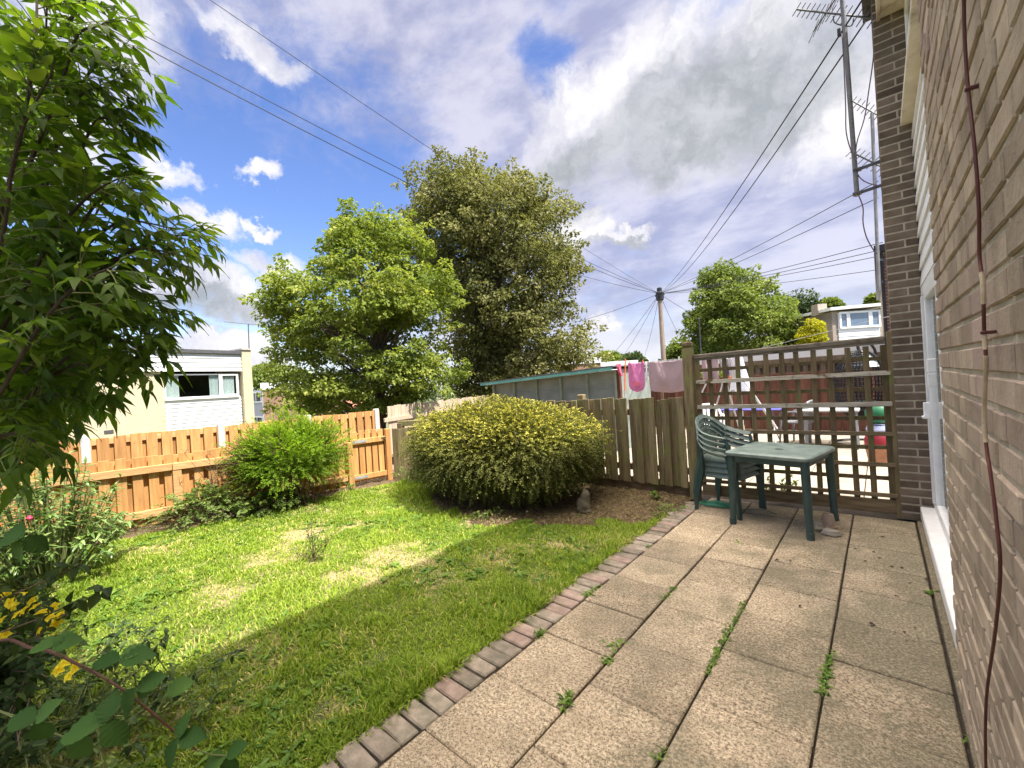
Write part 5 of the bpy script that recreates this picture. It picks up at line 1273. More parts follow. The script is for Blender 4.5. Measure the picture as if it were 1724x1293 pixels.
for sh in SH:
    P = smooth_path([at_d(*p) for p in sh], 5); rr = np.linspace(.0060, .0018, len(P)); sb.tube(P, rr, 6)
    nn_ = len(P)
    seglen = sum(np.linalg.norm(P[i + 1] - P[i]) for i in range(nn_ - 1)); nl = int(seglen / .031)
    for j in range(nl):
        t = .14 + .86 * (j + .5) / nl; q_ = t * (nn_ - 1); i = min(int(q_), nn_ - 2); p_ = P[i] + (P[i + 1] - P[i]) * (q_ - i); tg = nrm(P[i + 1] - P[i])
        side = nrm(np.cross(tg, rvec(1)[0]))
        sc_ = (.76 - .34 * t ** 3) * R.uniform(.7, 1.15)
        compound(a, mb, p_, nrm(tg * .75 + side * .8 + _rt * .25 - Z3 * .05), sc_, 2 if R.random() < .8 else 3)
        if t > .93: compound(a, mb, p_, nrm(tg + side * .25), sc_ * .7, 2)
# dense inner growth towards the left edge
for k_ in range(1150):
    y = R.uniform(40, 715); xmax = np.interp(y, [0, 200, 400, 600, 670, 730], [60, 90, 140, 130, 70, 0]); x = R.uniform(-150, xmax) if R.random() < .75 else R.uniform(-150, 60)
    p_ = at_d(x, y, R.uniform(1.15, 2.2))
    if y < 420 and R.random() < .55: continue
    compound(a, mb, p_, nrm(_rt * .6 + rvec(1)[0] * .7 - Z3 * .25), R.uniform(.6, 1.0), 2 if R.random() < .6 else 3)
for k_ in range(1000):
    y = R.uniform(430, 740); x = R.uniform(-170, np.interp(y, [430, 600, 680, 740], [100, 105, 60, -10])); compound(a, mb, at_d(x, y, R.uniform(1.7, 2.6)), nrm(_rt * .4 + rvec(1)[0] * .8 - Z3 * .3), R.uniform(.8, 1.2), 2)
for k_ in range(1100):  # unseen leaf mass beyond the left edge, added to shade the lower foliage
    compound(a, mb, at_d(R.uniform(-520, -70), R.uniform(-420, 860), R.uniform(1.25, 2.7)), nrm(rvec(1)[0] - Z3 * .2), R.uniform(1.0, 1.5), 2)
a.build('foliage', M['leaf_elder'], elder, smooth=True); mb.build('leaf_stalk', M['green_stem'], elder)
for an in range(5):
    e = at_d(R.uniform(0, 60), R.uniform(560, 720), R.uniform(1.3, 1.6)); sb.tube(smooth_path([eb + np.array([R.normal(0, .05), R.normal(0, .05), 0]), (eb + e) / 2 + rvec(1)[0] * .08, e], 4), np.linspace(.012, .006, 9), 7)
sb.build('branch', M['bark'], elder)

# yellow-flowered shrub, low at the left edge
M['leaf_hyp'] = leaf_mat('leaf_hyp', (0.025, 0.050, 0.014), (0.055, 0.095, 0.022), (0.10, 0.15, 0.04), .3)
hb = at_z(20, 1160) * np.array([.97, .97, 0]); hyp = thing('yellow_flower_shrub', 'dark leafy shrub with bright yellow flowers at the lower left edge', 'shrub', tuple(hb))
a = Acc(); mb = MB()
for k_ in range(120):
    y = R.uniform(960, 1290); x = R.uniform(-150, np.interp(y, [960, 1010, 1100, 1270], [60, 120, 110, 50])); e = at_d(x, y, R.uniform(1.35, 2.1))
    P = smooth_path([hb, (hb + e) / 2 + Z3 * .08 + rvec(1)[0] * .05, e], 4); mb.tube(P, np.linspace(.005, .0016, len(P)), 4)
    n = 18; i = R.integers(3, len(P), n); pp = np.array(P)[i] + rvec(n) * .02; D = rvec(n); D[:, 2] *= .45; a.big(pp, D, Z3 + rvec(n) * .4, R.uniform(.035, .065, n), R.uniform(.020, .034, n), droop=.4, rnd=R.random(n))
for (pts_) in ([(60, 1075, 1.4), (110, 1035, 1.4), (160, 1000, 1.38), (178, 990, 1.38)], [(0, 1010, 1.4), (60, 985, 1.4), (115, 960, 1.38), (130, 952, 1.38)], [(0, 1065, 1.35), (70, 1040, 1.35), (130, 1010, 1.35)]):
    P = smooth_path([at_d(*p) for p in pts_], 4); mb.tube(P, np.linspace(.003, .0014, len(P)), 4)
    n = 13; i = np.linspace(2, len(P) - 1, n).astype(int); D = rvec(n); a.big(np.array(P)[i], D, Z3 + rvec(n) * .5, R.uniform(.035, .06, n), R.uniform(.022, .034, n), droop=.4, rnd=R.random(n))
a.build('leaves', M['leaf_hyp'], hyp, smooth=True); mb.build('stem', M['twig'], hyp)
for (x, y, d) in ((18, 1015, 1.35), (42, 1028, 1.4), (70, 1032, 1.42), (92, 1022, 1.45), (96, 1048, 1.4), (30, 1035, 1.3), (10, 1068, 1.35), (46, 996, 1.5), (100, 1128, 1.25), (128, 1122, 1.28), (88, 1072, 1.45), (12, 1000, 1.5), (26, 1020, 1.45), (60, 1022, 1.4), (82, 1040, 1.38), (104, 1034, 1.42), (4, 1045, 1.4), (70, 1060, 1.4), (118, 1138, 1.3), (108, 1118, 1.35), (55, 1012, 1.5)):
    p_ = at_d(x, y, d); n = 5; an = np.arange(5) * 2 * PI / 5 + R.random(); ax = nrm(-FWD * .5 + Z3 * .6 + rvec(1)[0] * .4); s1 = nrm(np.cross(ax, Z3 + .1)); s2 = np.cross(ax, s1)
    D = np.cos(an)[:, None] * s1 + np.sin(an)[:, None] * s2 + ax * .3; f = Acc(); f.big(np.repeat(p_[None], n, 0), D, np.repeat(ax[None], n, 0), np.full(n, .020), np.full(n, .017), droop=.25, rnd=R.random(n))
    k2 = 14; f.small(np.repeat(p_[None], k2, 0), nrm(ax + rvec(k2) * .5), rvec(k2), .012, .002, rnd=R.random(k2)); f.build('flower', M['yellow'], hyp)

# bramble shoot in the foreground
M['leaf_bramble'] = leaf_mat('leaf_bramble', (0.035, 0.090, 0.022), (0.070, 0.150, 0.036), (0.11, 0.21, 0.055), .28, rough=.6, spec=.14)
b0 = at_d(-40, 1180, 1.2); br = thing('bramble_shoot', 'arching red-brown bramble shoot with broad toothed leaves at the lower left', 'bramble', (b0[0], b0[1], 0))
P = smooth_path([np.array([b0[0] - .25, b0[1] - .15, 0.0]), at_d(-30, 1120, 1.25), at_d(60, 1093, 1.2), at_d(130, 1118, 1.15), at_d(205, 1160, 1.12), at_d(270, 1212, 1.12), at_d(330, 1262, 1.15)], 6)
mb = MB(); mb.tube(P, np.linspace(.0050, .0024, len(P)), 7)
for k_ in range(60):
    i = R.integers(4, len(P) - 1); dv = rvec(1)[0]; mb.tube([P[i], P[i] + dv * .009], [.0012, .0002], 3, cap=False)
mb.build('cane', surf('cane', (0.07, .025, .016), (.15, .07, .04), 14, rough=.6, bump=.2, rv=.05), br)
a = Acc(); mb = MB()
prof_b = (0, .42, .50, .78, .80, .98, .93, 1.0, .88, .86, .66, .58, .34, .22, 0)
def trif(c, dirs, Ls, stem_from=None, W=.72, nrmv=None):
    c = np.array(c)
    if stem_from is not None: mb.tube(smooth_path([stem_from, (stem_from + c) / 2 - Z3 * .006, c], 3), .0018, 5)
    k = len(dirs); D = np.array([nrm(_rt * dx + _up * dz + FWD * df) for dx, dz, df in dirs]); Ls = np.array(Ls) * .84
    N = np.array([nrm(Z3 * .75 - FWD * .55 + rvec(1)[0] * .22) for _ in dirs]) if nrmv is None else np.repeat(np.array(nrmv)[None], k, 0)
    a.big(np.repeat(c[None], k, 0), D, N, Ls, Ls * W, droop=.22, fold=.12, prof=prof_b, rnd=R.random(k), pleat=.035)
J = lambda x, y: P[int(np.argmin([np.hypot(*(np.array([862 + F_PX * (p @ CR - EYE * CR[2]) / (p @ FWD), 646.5 - F_PX * ((p - np.array([0, 0, EYE])) @ CU) / (p @ FWD)]) - np.array([x, y]))) for p in P]))]
trif(at_d(202, 1112, 1.08), [(1, .12, .2), (-.9, .12, -.1), (.5, .35, .7)], [.095, .085, .07], J(182, 1145))
trif(at_d(90, 1088, 1.1), [(-1, .1, .1), (.9, .2, .1), (.2, .4, .6)], [.085, .08, .06], J(110, 1108))
trif(at_d(230, 1160, 1.08), [(-.55, -.8, -.1), (.9, .35, .3), (.2, -.5, .5)], [.11, .08, .06], J(235, 1182))
trif(at_d(175, 1218, 1.02), [(-1, -.05, -.2), (.55, -.6, 0), (-.1, .55, .4)], [.12, .09, .085], J(215, 1170))
trif(at_d(300, 1244, 1.1), [(-.35, -.9, -.3), (.9, .05, 0), (.1, .7, .3)], [.10, .085, .075], J(310, 1245))
trif(at_d(280, 1165, 1.15), [(.9, .3, .1), (-.5, -.3, .3)], [.085, .05], J(262, 1206))
trif(at_d(382, 1272, 1.15), [(.8, .5, 0), (-.8, -.25, -.2), (.3, -.9, -.2)], [.075, .085, .08], P[-1])
trif(at_d(40, 905, 1.0), [(-1, .05, .2), (-.4, -.8, 0), (.5, -.5, .2)], [.12, .09, .07]); trif(at_d(120, 1245, 1.2), [(-.8, -.3, 0), (.5, -.7, .1), (.3, .6, .2)], [.09, .09, .07], P[5]); trif(at_d(60, 1215, 1.15), [(-.8, .2, 0), (.5, .5, .1), (.2, -.9, .2)], [.1, .09, .09], P[5])
a.build('leaves', M['leaf_bramble'], br, smooth=True); mb.build('leaf_stalk', M['green_stem'], br)
# rough growth at the bottom left corner
leafy('corner_weeds', 'dark leafy weeds filling the bottom left corner below the bramble', at_z(40, 1290) * np.array([1.0, 1.0, 0]), 80, .34, .75, .055, .022, 'leaf_hyp', nleaf=14)
leafy('corner_weeds', 'mixed green weeds at the lawn edge beside the bramble shoot', at_z(190, 1250) * np.array([1.0, 1.0, 0]), 34, .15, .5, .05, .020, 'leaf_mix', nleaf=12)
# dead leaves and bits lying on the bare bed
acc = Acc(); n = 16000; lx = R.uniform(-5.1, -1.8, n); ly = R.uniform(3.2, 5.25, n); ok = soil_m(lx, ly); lx, ly = lx[ok], ly[ok]; n = len(lx)
P = np.stack([lx, ly, lz(lx, ly) + R.uniform(.012, .040, n)], -1); D = rvec(n); D[:, 2] *= .25; l = R.uniform(.010, .034, n)
M['litter'] = leaf_mat('litter', (0.10, 0.065, 0.035), (0.26, 0.185, 0.095), (0.22, 0.25, 0.07), .1)
acc.small(P, D, Z3 + rvec(n) * .4, l, l * .55, rnd=R.random(n)); tag(acc.build('leaf_litter', M['litter']), kind='stuff')
# ------------------------------------------------------------------ cream brick house across the way
HC = at_d(419, 600, 19.5); HC[2] = 0
HL = np.array([0.194, -0.981, 0]); HN = np.array([0.981, 0.194, 0])    # along the front (to the left in view), outward
HA, HB = HC, HC + HL
def hs_(x, y):
    p = on_plane(x, y, HA, HB); return float((p - HC) @ HL), float(p[2])
def hp(s, o, z): return HC + HL * s + HN * o + Z3 * z
hz = -2.1; s_end = 15.0
M['cream_brick'] = surf('cream_brick', (0.47, 0.40, 0.26), (0.60, 0.52, 0.36), 7, (1, 1, 6), 0.9, 0.5, 0.05, c3=(0.42, 0.36, 0.24), s3=5)
h1 = thing('flat_roofed_house', 'cream brick flat-roofed house with white cladding and a wide window beyond the orange fence', 'house', tuple(hp(0, 0, hz)))
s1, zt = hs_(403, 592); sB, z_fb = hs_(400, 625); sW0, zw1 = hs_(400, 629); sW1, zw0 = hs_(277, 672); _, zc0 = hs_(340, 722)
_, z_cl = hs_(402, 597.5)
mb = MB(); mb.obox(hp((sW1 + s_end) / 2, -3.0, (hz + z_fb) / 2), HL, HN, Z3, (s_end - sW1) / 2, 3.0, (z_fb - hz) / 2)
mb.obox(hp(s1 + (sW1 - s1) / 2, -4.0, (hz + zt) / 2), HL, HN, Z3, (sW1 - s1) / 2, 2.0, (zt - hz) / 2)
w_ = mb.build('wall', M['cream_brick'], h1)
mb = MB(); mb.obox(hp(s1 / 2, -2.85, (hz + zt + .07) / 2), HL, HN, Z3, s1 / 2, 3.02, (zt + .07 - hz) / 2); end = mb.build('end_wall', M['cream_brick'], h1)
mb = MB(); mb.obox(hp(s1 / 2, -2.85, zt + .10), HL, HN, Z3, s1 / 2 + .04, 3.08, .03); mb.build('coping', M['concrete'], end)
mb = MB()
def boards(mb, s0, s1_, z0, z1, n, o):
    h = (z1 - z0) / n
    for i in range(n):
        a = z0 + h * i
        V = [hp(s0, o, a), hp(s1_, o, a), hp(s1_, o - .03, a + h * .985), hp(s0, o - .03, a + h * .985), hp(s0, o - .1, a), hp(s1_, o - .1, a), hp(s1_, o - .1, a + h * .985), hp(s0, o - .1, a + h * .985)]
        mb.add(V, [(0, 1, 2, 3), (0, 4, 5, 1), (3, 2, 6, 7), (0, 3, 7, 4), (1, 5, 6, 2)])
boards(mb, s1 + .01, s_end, z_fb, z_cl, 4, .12); boards(mb, s1 + .05, sW1 - .01, hz, zw0 - .06, 24, .02)
mb.build('cladding', M['cladding'], h1)
mb = MB(); mb.obox(hp((s1 + s_end) / 2 + .0, -3.0, (z_cl + zt) / 2 + .01), HL, HN, Z3, (s_end - s1) / 2, 3.2, (zt - z_cl) / 2); mb.build('roof', M['steel_dark'], h1)
sM = hs_(371, 650)[0]
mb = MB(); fr = .05
def frame(mb, s0, s1_, z0, z1, o, t=fr, d=.06):
    mb.obox(hp((s0 + s1_) / 2, o, z0 + t / 2), HL, HN, Z3, (s1_ - s0) / 2, d / 2, t / 2); mb.obox(hp((s0 + s1_) / 2, o, z1 - t / 2), HL, HN, Z3, (s1_ - s0) / 2, d / 2, t / 2)
    for s in (s0 + t / 2, s1_ - t / 2): mb.obox(hp(s, o, (z0 + z1) / 2), HL, HN, Z3, t / 2, d / 2 + .002, (z1 - z0) / 2 - t)
frame(mb, sW0, sM, zw0, zw1, .0, .08); frame(mb, sM + .001, sW1, zw0, zw1, .0, .045); mb.obox(hp((sW0 + sW1) / 2, .03, zw0 - .035), HL, HN, Z3, (sW1 - sW0) / 2, .06, .03)
win = mb.build('window', M['upvc'], h1)
mb = MB(); mb.obox(hp((sW0 + sW1) / 2, -.0, (zw0 + zw1) / 2), HL, HN, Z3, (sW1 - sW0) / 2 - .05, .004, (zw1 - zw0) / 2 - .04); mb.build('pane', M['glass'], win)
mb = MB(); mb.obox(hp((sW0 + sW1) / 2, -1.9, (zw0 + zw1) / 2), HL, HN, Z3, (sW1 - sW0) / 2, .02, .9)
sD = hs_(330, 650)[0]; mb.obox(hp(sD, -1.3, zw0 + .1), HL, HN, Z3, .5, .3, .1); mb.build('room', M['dark_room'], win)
def drape(s0, s1_, z0, z1, o, n):
    V = []; Fs = []
    for i in range(n + 1):
        s = s0 + (s1_ - s0) * i / n; w = .022 * math.sin(i * 1.9)
        V += [hp(s, o + w, z0), hp(s, o + w, z1)]
    for i in range(n): Fs.append((2 * i, 2 * i + 2, 2 * i + 3, 2 * i + 1))
    return V, Fs
M['drape'] = plain('drape', (0.50, 0.57, 0.55), .9)
mb = MB()
for a, b_ in ((278, 303), (354, 369), (374, 396)): mb.add(*drape(hs_(a, 650)[0], hs_(b_, 650)[0], zw0 + .03, zw1 - .03, -.075, 22), .5)
mb.build('curtain', M['drape'], win)
s_, z_ = hs_(183, 727); mb = MB(); mb.obox(hp(s_, 0, z_), HL, HN, Z3, .13, .02, .06); mb.build('air_brick', M['steel_dark'], h1)
# aerial standing at that house
a0, a1 = at_d(420, 640, 20.5), at_d(418, 546, 20.5); ar = thing('tv_aerial', 'thin roof aerial on a pole at the corner of the cream house', 'aerial', tuple(a0))
MB().tube([a0 - Z3 * 1.2, a1], .022, 6).build('pole', M['steel_dark'], ar); mb = MB(); yagi(mb, at_d(412, 545, 20.5), at_d(374, 542, 20.5) - at_d(450, 549, 20.5), 14, 2.0, .08, up=(0, .3, .9), r=.006, refl=False); mb.build('aerial', M['steel_dark'], ar)
# brick house further back
M['far_brick'] = surf('far_brick', (0.23, 0.135, 0.085), (0.33, 0.205, 0.135), 9, (1, 1, 3), 0.9, 0.3, 0.05)
def block(name, label, d, xl, xm, xr, ytop, ybot, fasc, yf, winlist, side_mat, front_mat, depth=6, cat='house', bz=None):
    """block with a left face (xl..xm) turned to the left and a front (xm..xr)"""
    p0 = at_d(xm, ytop, d); p1 = at_d(xr, ytop, d * 1.04); z1 = p0[2]; zb = float(terr(p0[0], p0[1])) if bz is None else bz
    u = p1 - p0; u[2] = 0; L = np.linalg.norm(u); u /= L; n = np.array([u[1], -u[0], 0]); 
    t = thing(name, label, cat, (p0[0], p0[1], zb)); q = lambda s, o, z: np.array([p0[0], p0[1], 0]) + u * s + n * o + Z3 * z
    zf = at_d(xm, yf, d)[2]
    MB().obox(q(L / 2, -depth / 2, (zb + zf) / 2), u, n, Z3, L / 2, depth / 2, (zf - zb) / 2).build('wall', front_mat, t)
    MB().obox(q(L / 2, -depth / 2, (zf + z1) / 2), u, n, Z3, L / 2 + .1, depth / 2 + .1, (z1 - zf) / 2).build('fascia', M['cladding'], t)
    return t, q, L, zf, zb
t, q, L, zf, zb = block('brick_house', 'red-brown brick house with white roof edge, partly hidden by the maple', 34, 441, 441, 560, 645, 700, 8, 656, [], None, M['far_brick'])
pL = at_d(421, 650, 36.5); pl0 = q(0, 0, 0)
u2 = np.array([pl0[0] - pL[0], pl0[1] - pL[1], 0]); l2 = np.linalg.norm(u2); u2 /= l2; n2_ = np.array([u2[1], -u2[0], 0])
mb = MB(); mb.obox(np.array([pL[0], pL[1], 0]) + u2 * l2 / 2 + n2_ * .02 + Z3 * (zf + zb) / 2, u2, n2_, Z3, l2 / 2, .02, (zf - zb) / 2 - .01); sd = mb.build('cladding', plain('grey_panel', (.42, .42, .48), .6), t)
for (x0, x1, y0, y1) in ((423, 440, 661, 677), (425, 444, 702, 712)):
    mb = MB(); c = np.array([pL[0], pL[1], 0]) + u2 * l2 * .5 + n2_ * .05; za, zc = at_d(430, y1, 35.3)[2], at_d(430, y0, 35.3)[2]
    for i in (-1, 0, 1): mb.obox(c + u2 * l2 * .42 * i + Z3 * (za + zc) / 2, u2, n2_, Z3, .05, .03, (zc - za) / 2)
    for z_ in (za, zc): mb.obox(c + Z3 * z_, u2, n2_, Z3, l2 * .45, .028, .05)
    f = mb.build('window', M['upvc'], t); mb = MB(); mb.obox(c - n2_ * .02 + Z3 * (za + zc) / 2, u2, n2_, Z3, l2 * .42, .01, (zc - za) / 2); mb.build('pane', M['dark_room'], f)
# small red-roofed house further on
p0 = at_d(577, 690, 48); u = nrm(_rt * .9 + FWD * .3); n = np.array([u[1], -u[0], 0]); zb = -3.5
t = thing('red_roofed_house', 'small white house with a red tiled roof glimpsed under the maple', 'house', (p0[0], p0[1], zb)); q = lambda s, o, z: np.array([p0[0], p0[1], 0]) + u * s + n * o + Z3 * z
z0_ = at_d(590, 686, 48)[2]; zr = at_d(590, 675, 48)[2]
MB().obox(q(1.5, -2, (zb + z0_) / 2), u, n, Z3, 1.5, 2, (z0_ - zb) / 2).build('wall', M['upvc'], t)
MB().add([q(-.2, .3, z0_), q(3.2, .3, z0_), q(3.2, -4.3, z0_), q(-.2, -4.3, z0_), q(.6, -2, zr + .3), q(2.4, -2, zr + .3)], [(0, 1, 5, 4), (1, 2, 5), (2, 3, 4, 5), (3, 0, 4), (0, 3, 2, 1)], .5).build('roof', surf('red_tiles', (.27, .10, .06), (.38, .16, .10), 6), t)
mb = MB(); mb.obox(q(.9, .02, z0_ - .5), u, n, Z3, .45, .03, .3); mb.obox(q(2.2, .02, z0_ - .5), u, n, Z3, .3, .03, .3); mb.build('window', M['dark_room'], t)
# black lamp post by the brick house, and the one beside the right-hand tree
for lb, xt, yt, yb, d in (('slim black lamp post in front of the red-brown brick house', 479, 625, 715, 27), ('slim black lamp post against the tree above the trellis', 1177, 540, 640, 24)):
    a, b_ = at_d(xt + 6, yb, d), at_d(xt, yt, d); a[2] = float(terr(a[0], a[1])) if xt < 800 else 0; a[0], a[1] = b_[0], b_[1]
    o = thing('lamp_post', lb, 'lamp post', tuple(a)); MB().tube([a, a + Z3 * .9, a + Z3 * .95, b_], [.07, .065, .045, .035], 8).build('pole', M['black'], o, smooth=True)
    MB().lathe(b_, [(.04, 0), (.07, .05), (.08, .12), (.04, .15), (.01, .17)], 10).build('lantern', M['black'], o, smooth=True)

# ------------------------------------------------------------------ green shed beyond the brown fence
YS = 8.0
sh = thing('metal_shed', 'grey-green metal lean-to shed with sloping teal roof edge behind the bush', 'shed', (-5.8, YS, 0))
xl, xr = -7.60, -4.05; zl, zr_ = 1.55, 1.70
M['shed'] = surf('shed_metal', (0.185, 0.215, 0.190), (0.255, 0.285, 0.255), 4, rough=.6, bump=.1, rv=.05, c3=(.17, .19, .17), s3=2)
M['shed_rib'] = surf('shed_rib', (0.20, 0.25, 0.19), (0.28, 0.33, 0.26), 6, rough=.6, bump=.1, rv=.05)
M['teal'] = surf('teal_metal', (0.10, 0.30, 0.25), (0.16, 0.40, 0.34), 5, rough=.5, bump=.1, rv=.05)
mb = MB(); mb.prism([(xl, YS, 0), (xr, YS, 0), (xr, YS, zr_ - .02), (xl, YS, zl - .02)], (0, 1, 0), 1.6, .5)
for z in (.42, .95, 1.27): mb.box(xl, xr, YS - .012, YS + .01, z - .008, z + .018)
mb.build('wall', M['shed'], sh)
mb = MB()
for x in np.linspace(xl + .1, xr - .03, 6):
    zt_ = zl + (zr_ - zl) * (x - xl) / (xr - xl) - .06; mb.box(x - .025, x + .025, YS - .05, YS - .002, 0, zt_)
mb.build('rib', M['shed_rib'], sh)
mb = MB(); sl_ = (zr_ - zl) / (xr - xl)
mb.obox(((xl + xr) / 2, YS + .62, (zl + zr_) / 2 + .028), nrm(np.array([1, 0, sl_])), (0, 1, 0), nrm(np.array([-sl_, 0, 1])), (xr - xl) / 2 + .08, 1.0, .012); mb.build('roof', M['steel_dark'], sh)
mb = MB(); mb.obox(((xl + xr) / 2, YS - .34, (zl + zr_) / 2 - .01), nrm(np.array([1, 0, sl_])), (0, 1, 0), nrm(np.array([-sl_, 0, 1])), (xr - xl) / 2 + .05, .035, .036); mb.build('roof_edge', M['teal'], sh)
mb = MB(); mb.obox(((xl + xr) / 2, YS - .20, (zl + zr_) / 2 - .035), nrm(np.array([1, 0, sl_])), (0, 1, 0), nrm(np.array([-sl_, 0, 1])), (xr - xl) / 2 + .05, .11, .008); mb.build('gutter', M['upvc'], sh)
MB().box(xr + .004, xr + .07, YS - .06, YS + .02, 0, zr_ + .01).build('corner_post', M['red_fence'], sh)

# ------------------------------------------------------------------ washing
YL = 7.0
def lz_(x): 
    t = (x + 4.3) / 3.4; return 1.74 + .02 * t - .05 * 4 * t * (1 - t) * .6
mb = MB(); mb.tube([(-3.99, 7.95, 1.70)] + [(x, YL, lz_(x) + .02) for x in np.linspace(-3.6, -1.5, 14)] + [(0.12, 5.80, 1.96)], .003, 5)
tag(mb.build('washing_line', M['steel']), 'thin washing line carrying the pink and mauve laundry', 'washing line')
def cloth(name, label, x0, x1, drop, mat, cat, skew=0., rn=0, wav=.02, taper=0., pocket=None, nx=26, nz=26, round_=0.):
    V = []; Fs = []; rs = np.random.default_rng(rn); ph = rs.uniform(0, 6, 4)
    for j in range(nz + 1):
        for i in range(nx + 1):
            u, v = i / nx, j / nz; w = 1 - taper * v
            if round_ and v > 1 - round_: w *= math.sqrt(max(0.0, 1 - ((v - 1 + round_) / round_) ** 2 * .55))
            x = (x0 + x1) / 2 + (u - .5) * (x1 - x0) * w + skew * v
            sag = .03 * math.sin(PI * u) * (x1 - x0)
            y = YL + wav * v * math.sin(u * 9 + ph[0] + v * 2) + .5 * wav * math.sin(u * 17 + ph[1]) * v + .035 * v * v * math.sin(v * 3 + ph[2]) + .018 * math.sin(9 * (u - .5) ** 2 * 4 + v * 5 + ph[3]) * (1 - abs(2 * u - 1)) 
            V.append((x, y, lz_(x) + .02 - sag - drop * v * (1 - .04 * abs(2 * u - 1))))
    for j in range(nz):
        for i in range(nx): a = j * (nx + 1) + i; Fs.append((a, a + 1, a + nx + 2, a + nx + 1))
    o = MB().add(V, Fs, .5).build(name, mat, smooth=True); s_ = o.modifiers.new('thick', 'SOLIDIFY'); s_.thickness = .004
    return tag(o, label, cat), V
M['mauve'] = plain('mauve_cloth', (0.40, 0.29, 0.31), .9); M['pink_cloth'] = plain('pink_cloth', (0.60, 0.20, 0.40), .9); M['hot_pink'] = plain('hot_pink_cloth', (0.66, 0.16, 0.25), .9); M['white_cloth'] = plain('white_cloth', (.72, .68, .72), .9)
cloth('sheet', 'large mauve sheet hanging on the washing line beside the big post', -2.97, -2.27, .52, M['mauve'], 'sheet', rn=2, wav=.025)
bib, Vb = cloth('beach_towel', 'bright pink towel with rounded bottom and a darker patch on the washing line', -3.33, -3.04, .50, M['pink_cloth'], 'towel', rn=5, wav=.012, round_=.22)
mb = MB(); Vp = []; Fp = []
for k_ in range(24):
    a = 2 * PI * k_ / 24; r_ = 1.0 if math.sin(a) < 0 else .45
    Vp.append((-3.175 + .075 * math.cos(a), YL - .055, 1.39 + .055 * math.sin(a) * r_))
mb.prism(Vp, (0, -1, 0), .003, .5); mb.build('patch', M['hot_pink'], bib)
cloth('small_garment', 'narrow red-pink garment with white ties at the left end of the line', -3.56, -3.47, .22, M['hot_pink'], 'garment', rn=7, wav=.02, taper=.35, skew=.03)
cloth('small_garment', 'small white strap garment hanging between the pink towel and the mauve sheet', -3.02, -2.985, .30, M['white_cloth'], 'garment', rn=9, wav=.02, taper=.3)
cloth('pillowcase', 'pale mauve pillowcase on the line seen through the left of the trellis', -2.10, -1.86, .40, M['mauve'], 'pillowcase', rn=11)
cloth('tea_towel', 'small white cloth on the line seen through the trellis', -1.72, -1.58, .36, M['white_cloth'], 'cloth', rn=13)
M['orange'] = plain('orange_plastic', (0.75, 0.17, 0.05), .5)
a, b_ = at_y(1053, 606, 6.9), at_y(1051, 700, 6.9); o = thing('clothes_prop', 'orange and grey clothes prop standing by the red-pink garment', 'clothes prop', (b_[0], 6.9, 0)); m_ = at_y(1052, 658, 6.9)
MB().tube([a + Z3 * .02, m_], .011, 8).build('upper_pole', M['orange'], o, smooth=True); MB().tube([m_, np.array([b_[0], 6.9, 0])], .013, 8).build('lower_pole', M['steel'], o, smooth=True)
peg = MB().box(-.006, .006, -.008, .008, -.03, .03, ch=.002)
for i, (x, lb, mt) in enumerate(((-3.31, 'orange peg holding the left corner of the pink towel', 'orange'), (-3.06, 'orange peg holding the right corner of the pink towel', 'orange'), (-2.95, 'white peg holding the left corner of the mauve sheet', 'white_plastic'), (-2.45, 'white peg near the right end of the mauve sheet', 'white_plastic'))):
    o = peg.build('clothes_peg', M[mt]); o.location = (x, YL, lz_(x) + .03); tag(o, lb, 'clothes peg', 'clothes pegs on the washing line')

# ------------------------------------------------------------------ neighbour's patio furniture
YFF = 12.1
ff = thing('red_fence', 'dark red-brown close-boarded fence at the back of the neighbour patio', 'fence', (-3, YFF, 0))
mb = MB(); x = -9.0
while x < 1.5: mb.box(x, x + .118, YFF, YFF + .015 + random.random() * .006, 0, 1.36 + random.gauss(0, .008), ch=.003); x += .124
mb.build('boards', M['red_fence'], ff)
for x in np.arange(-8.4, 1.5, 1.8): MB().box(x, x + .08, YFF - .05, YFF - .002, 0, 1.40).build('post', M['brown_fence'], ff)
bb = thing('slatted_fence', 'brown slatted fence showing above the dark red fence at the back', 'fence', (-1.5, 12.8, 0))
mb = MB(); x = -3.2
while x < .05: mb.box(x, x + .11, 12.8, 12.815, 0, 1.62, ch=.003); mb.box(x + .09, x + .20, 12.86, 12.875, 0, 1.61); x += .175
mb.build('boards', M['brown_fence'], bb); MB().box(-3.2, .05, 12.76, 12.90, 1.62, 1.72).build('top_rail', M['brown_fence'], bb)
gw = thing('garage_block', 'low white-edged flat-roofed garage row behind the slatted fence', 'garage', (-3, 20, 0))
MB().box(-9.5, .8, 20.2, 25, 0, 1.85).build('wall', M['far_brick'], gw); MB().box(-9.6, .85, 20.1, 25.1, 1.85, 2.16).build('fascia', M['cladding'], gw)
hg = thing('clipped_hedge', 'flat-topped pale green hedge behind the red fence', 'hedge', (-5, 13.6, 0))
acc = Acc(); n = 9000; P = np.stack([R.uniform(-6.2, -3.3, n), R.uniform(13.2, 14.0, n), R.uniform(.4, 1.62, n)], -1); acc.small(P, rvec(n), rvec(n) + Z3 * .5, .07, .05, rnd=R.random(n)); acc.build('foliage', M['leaf_green'], hg)
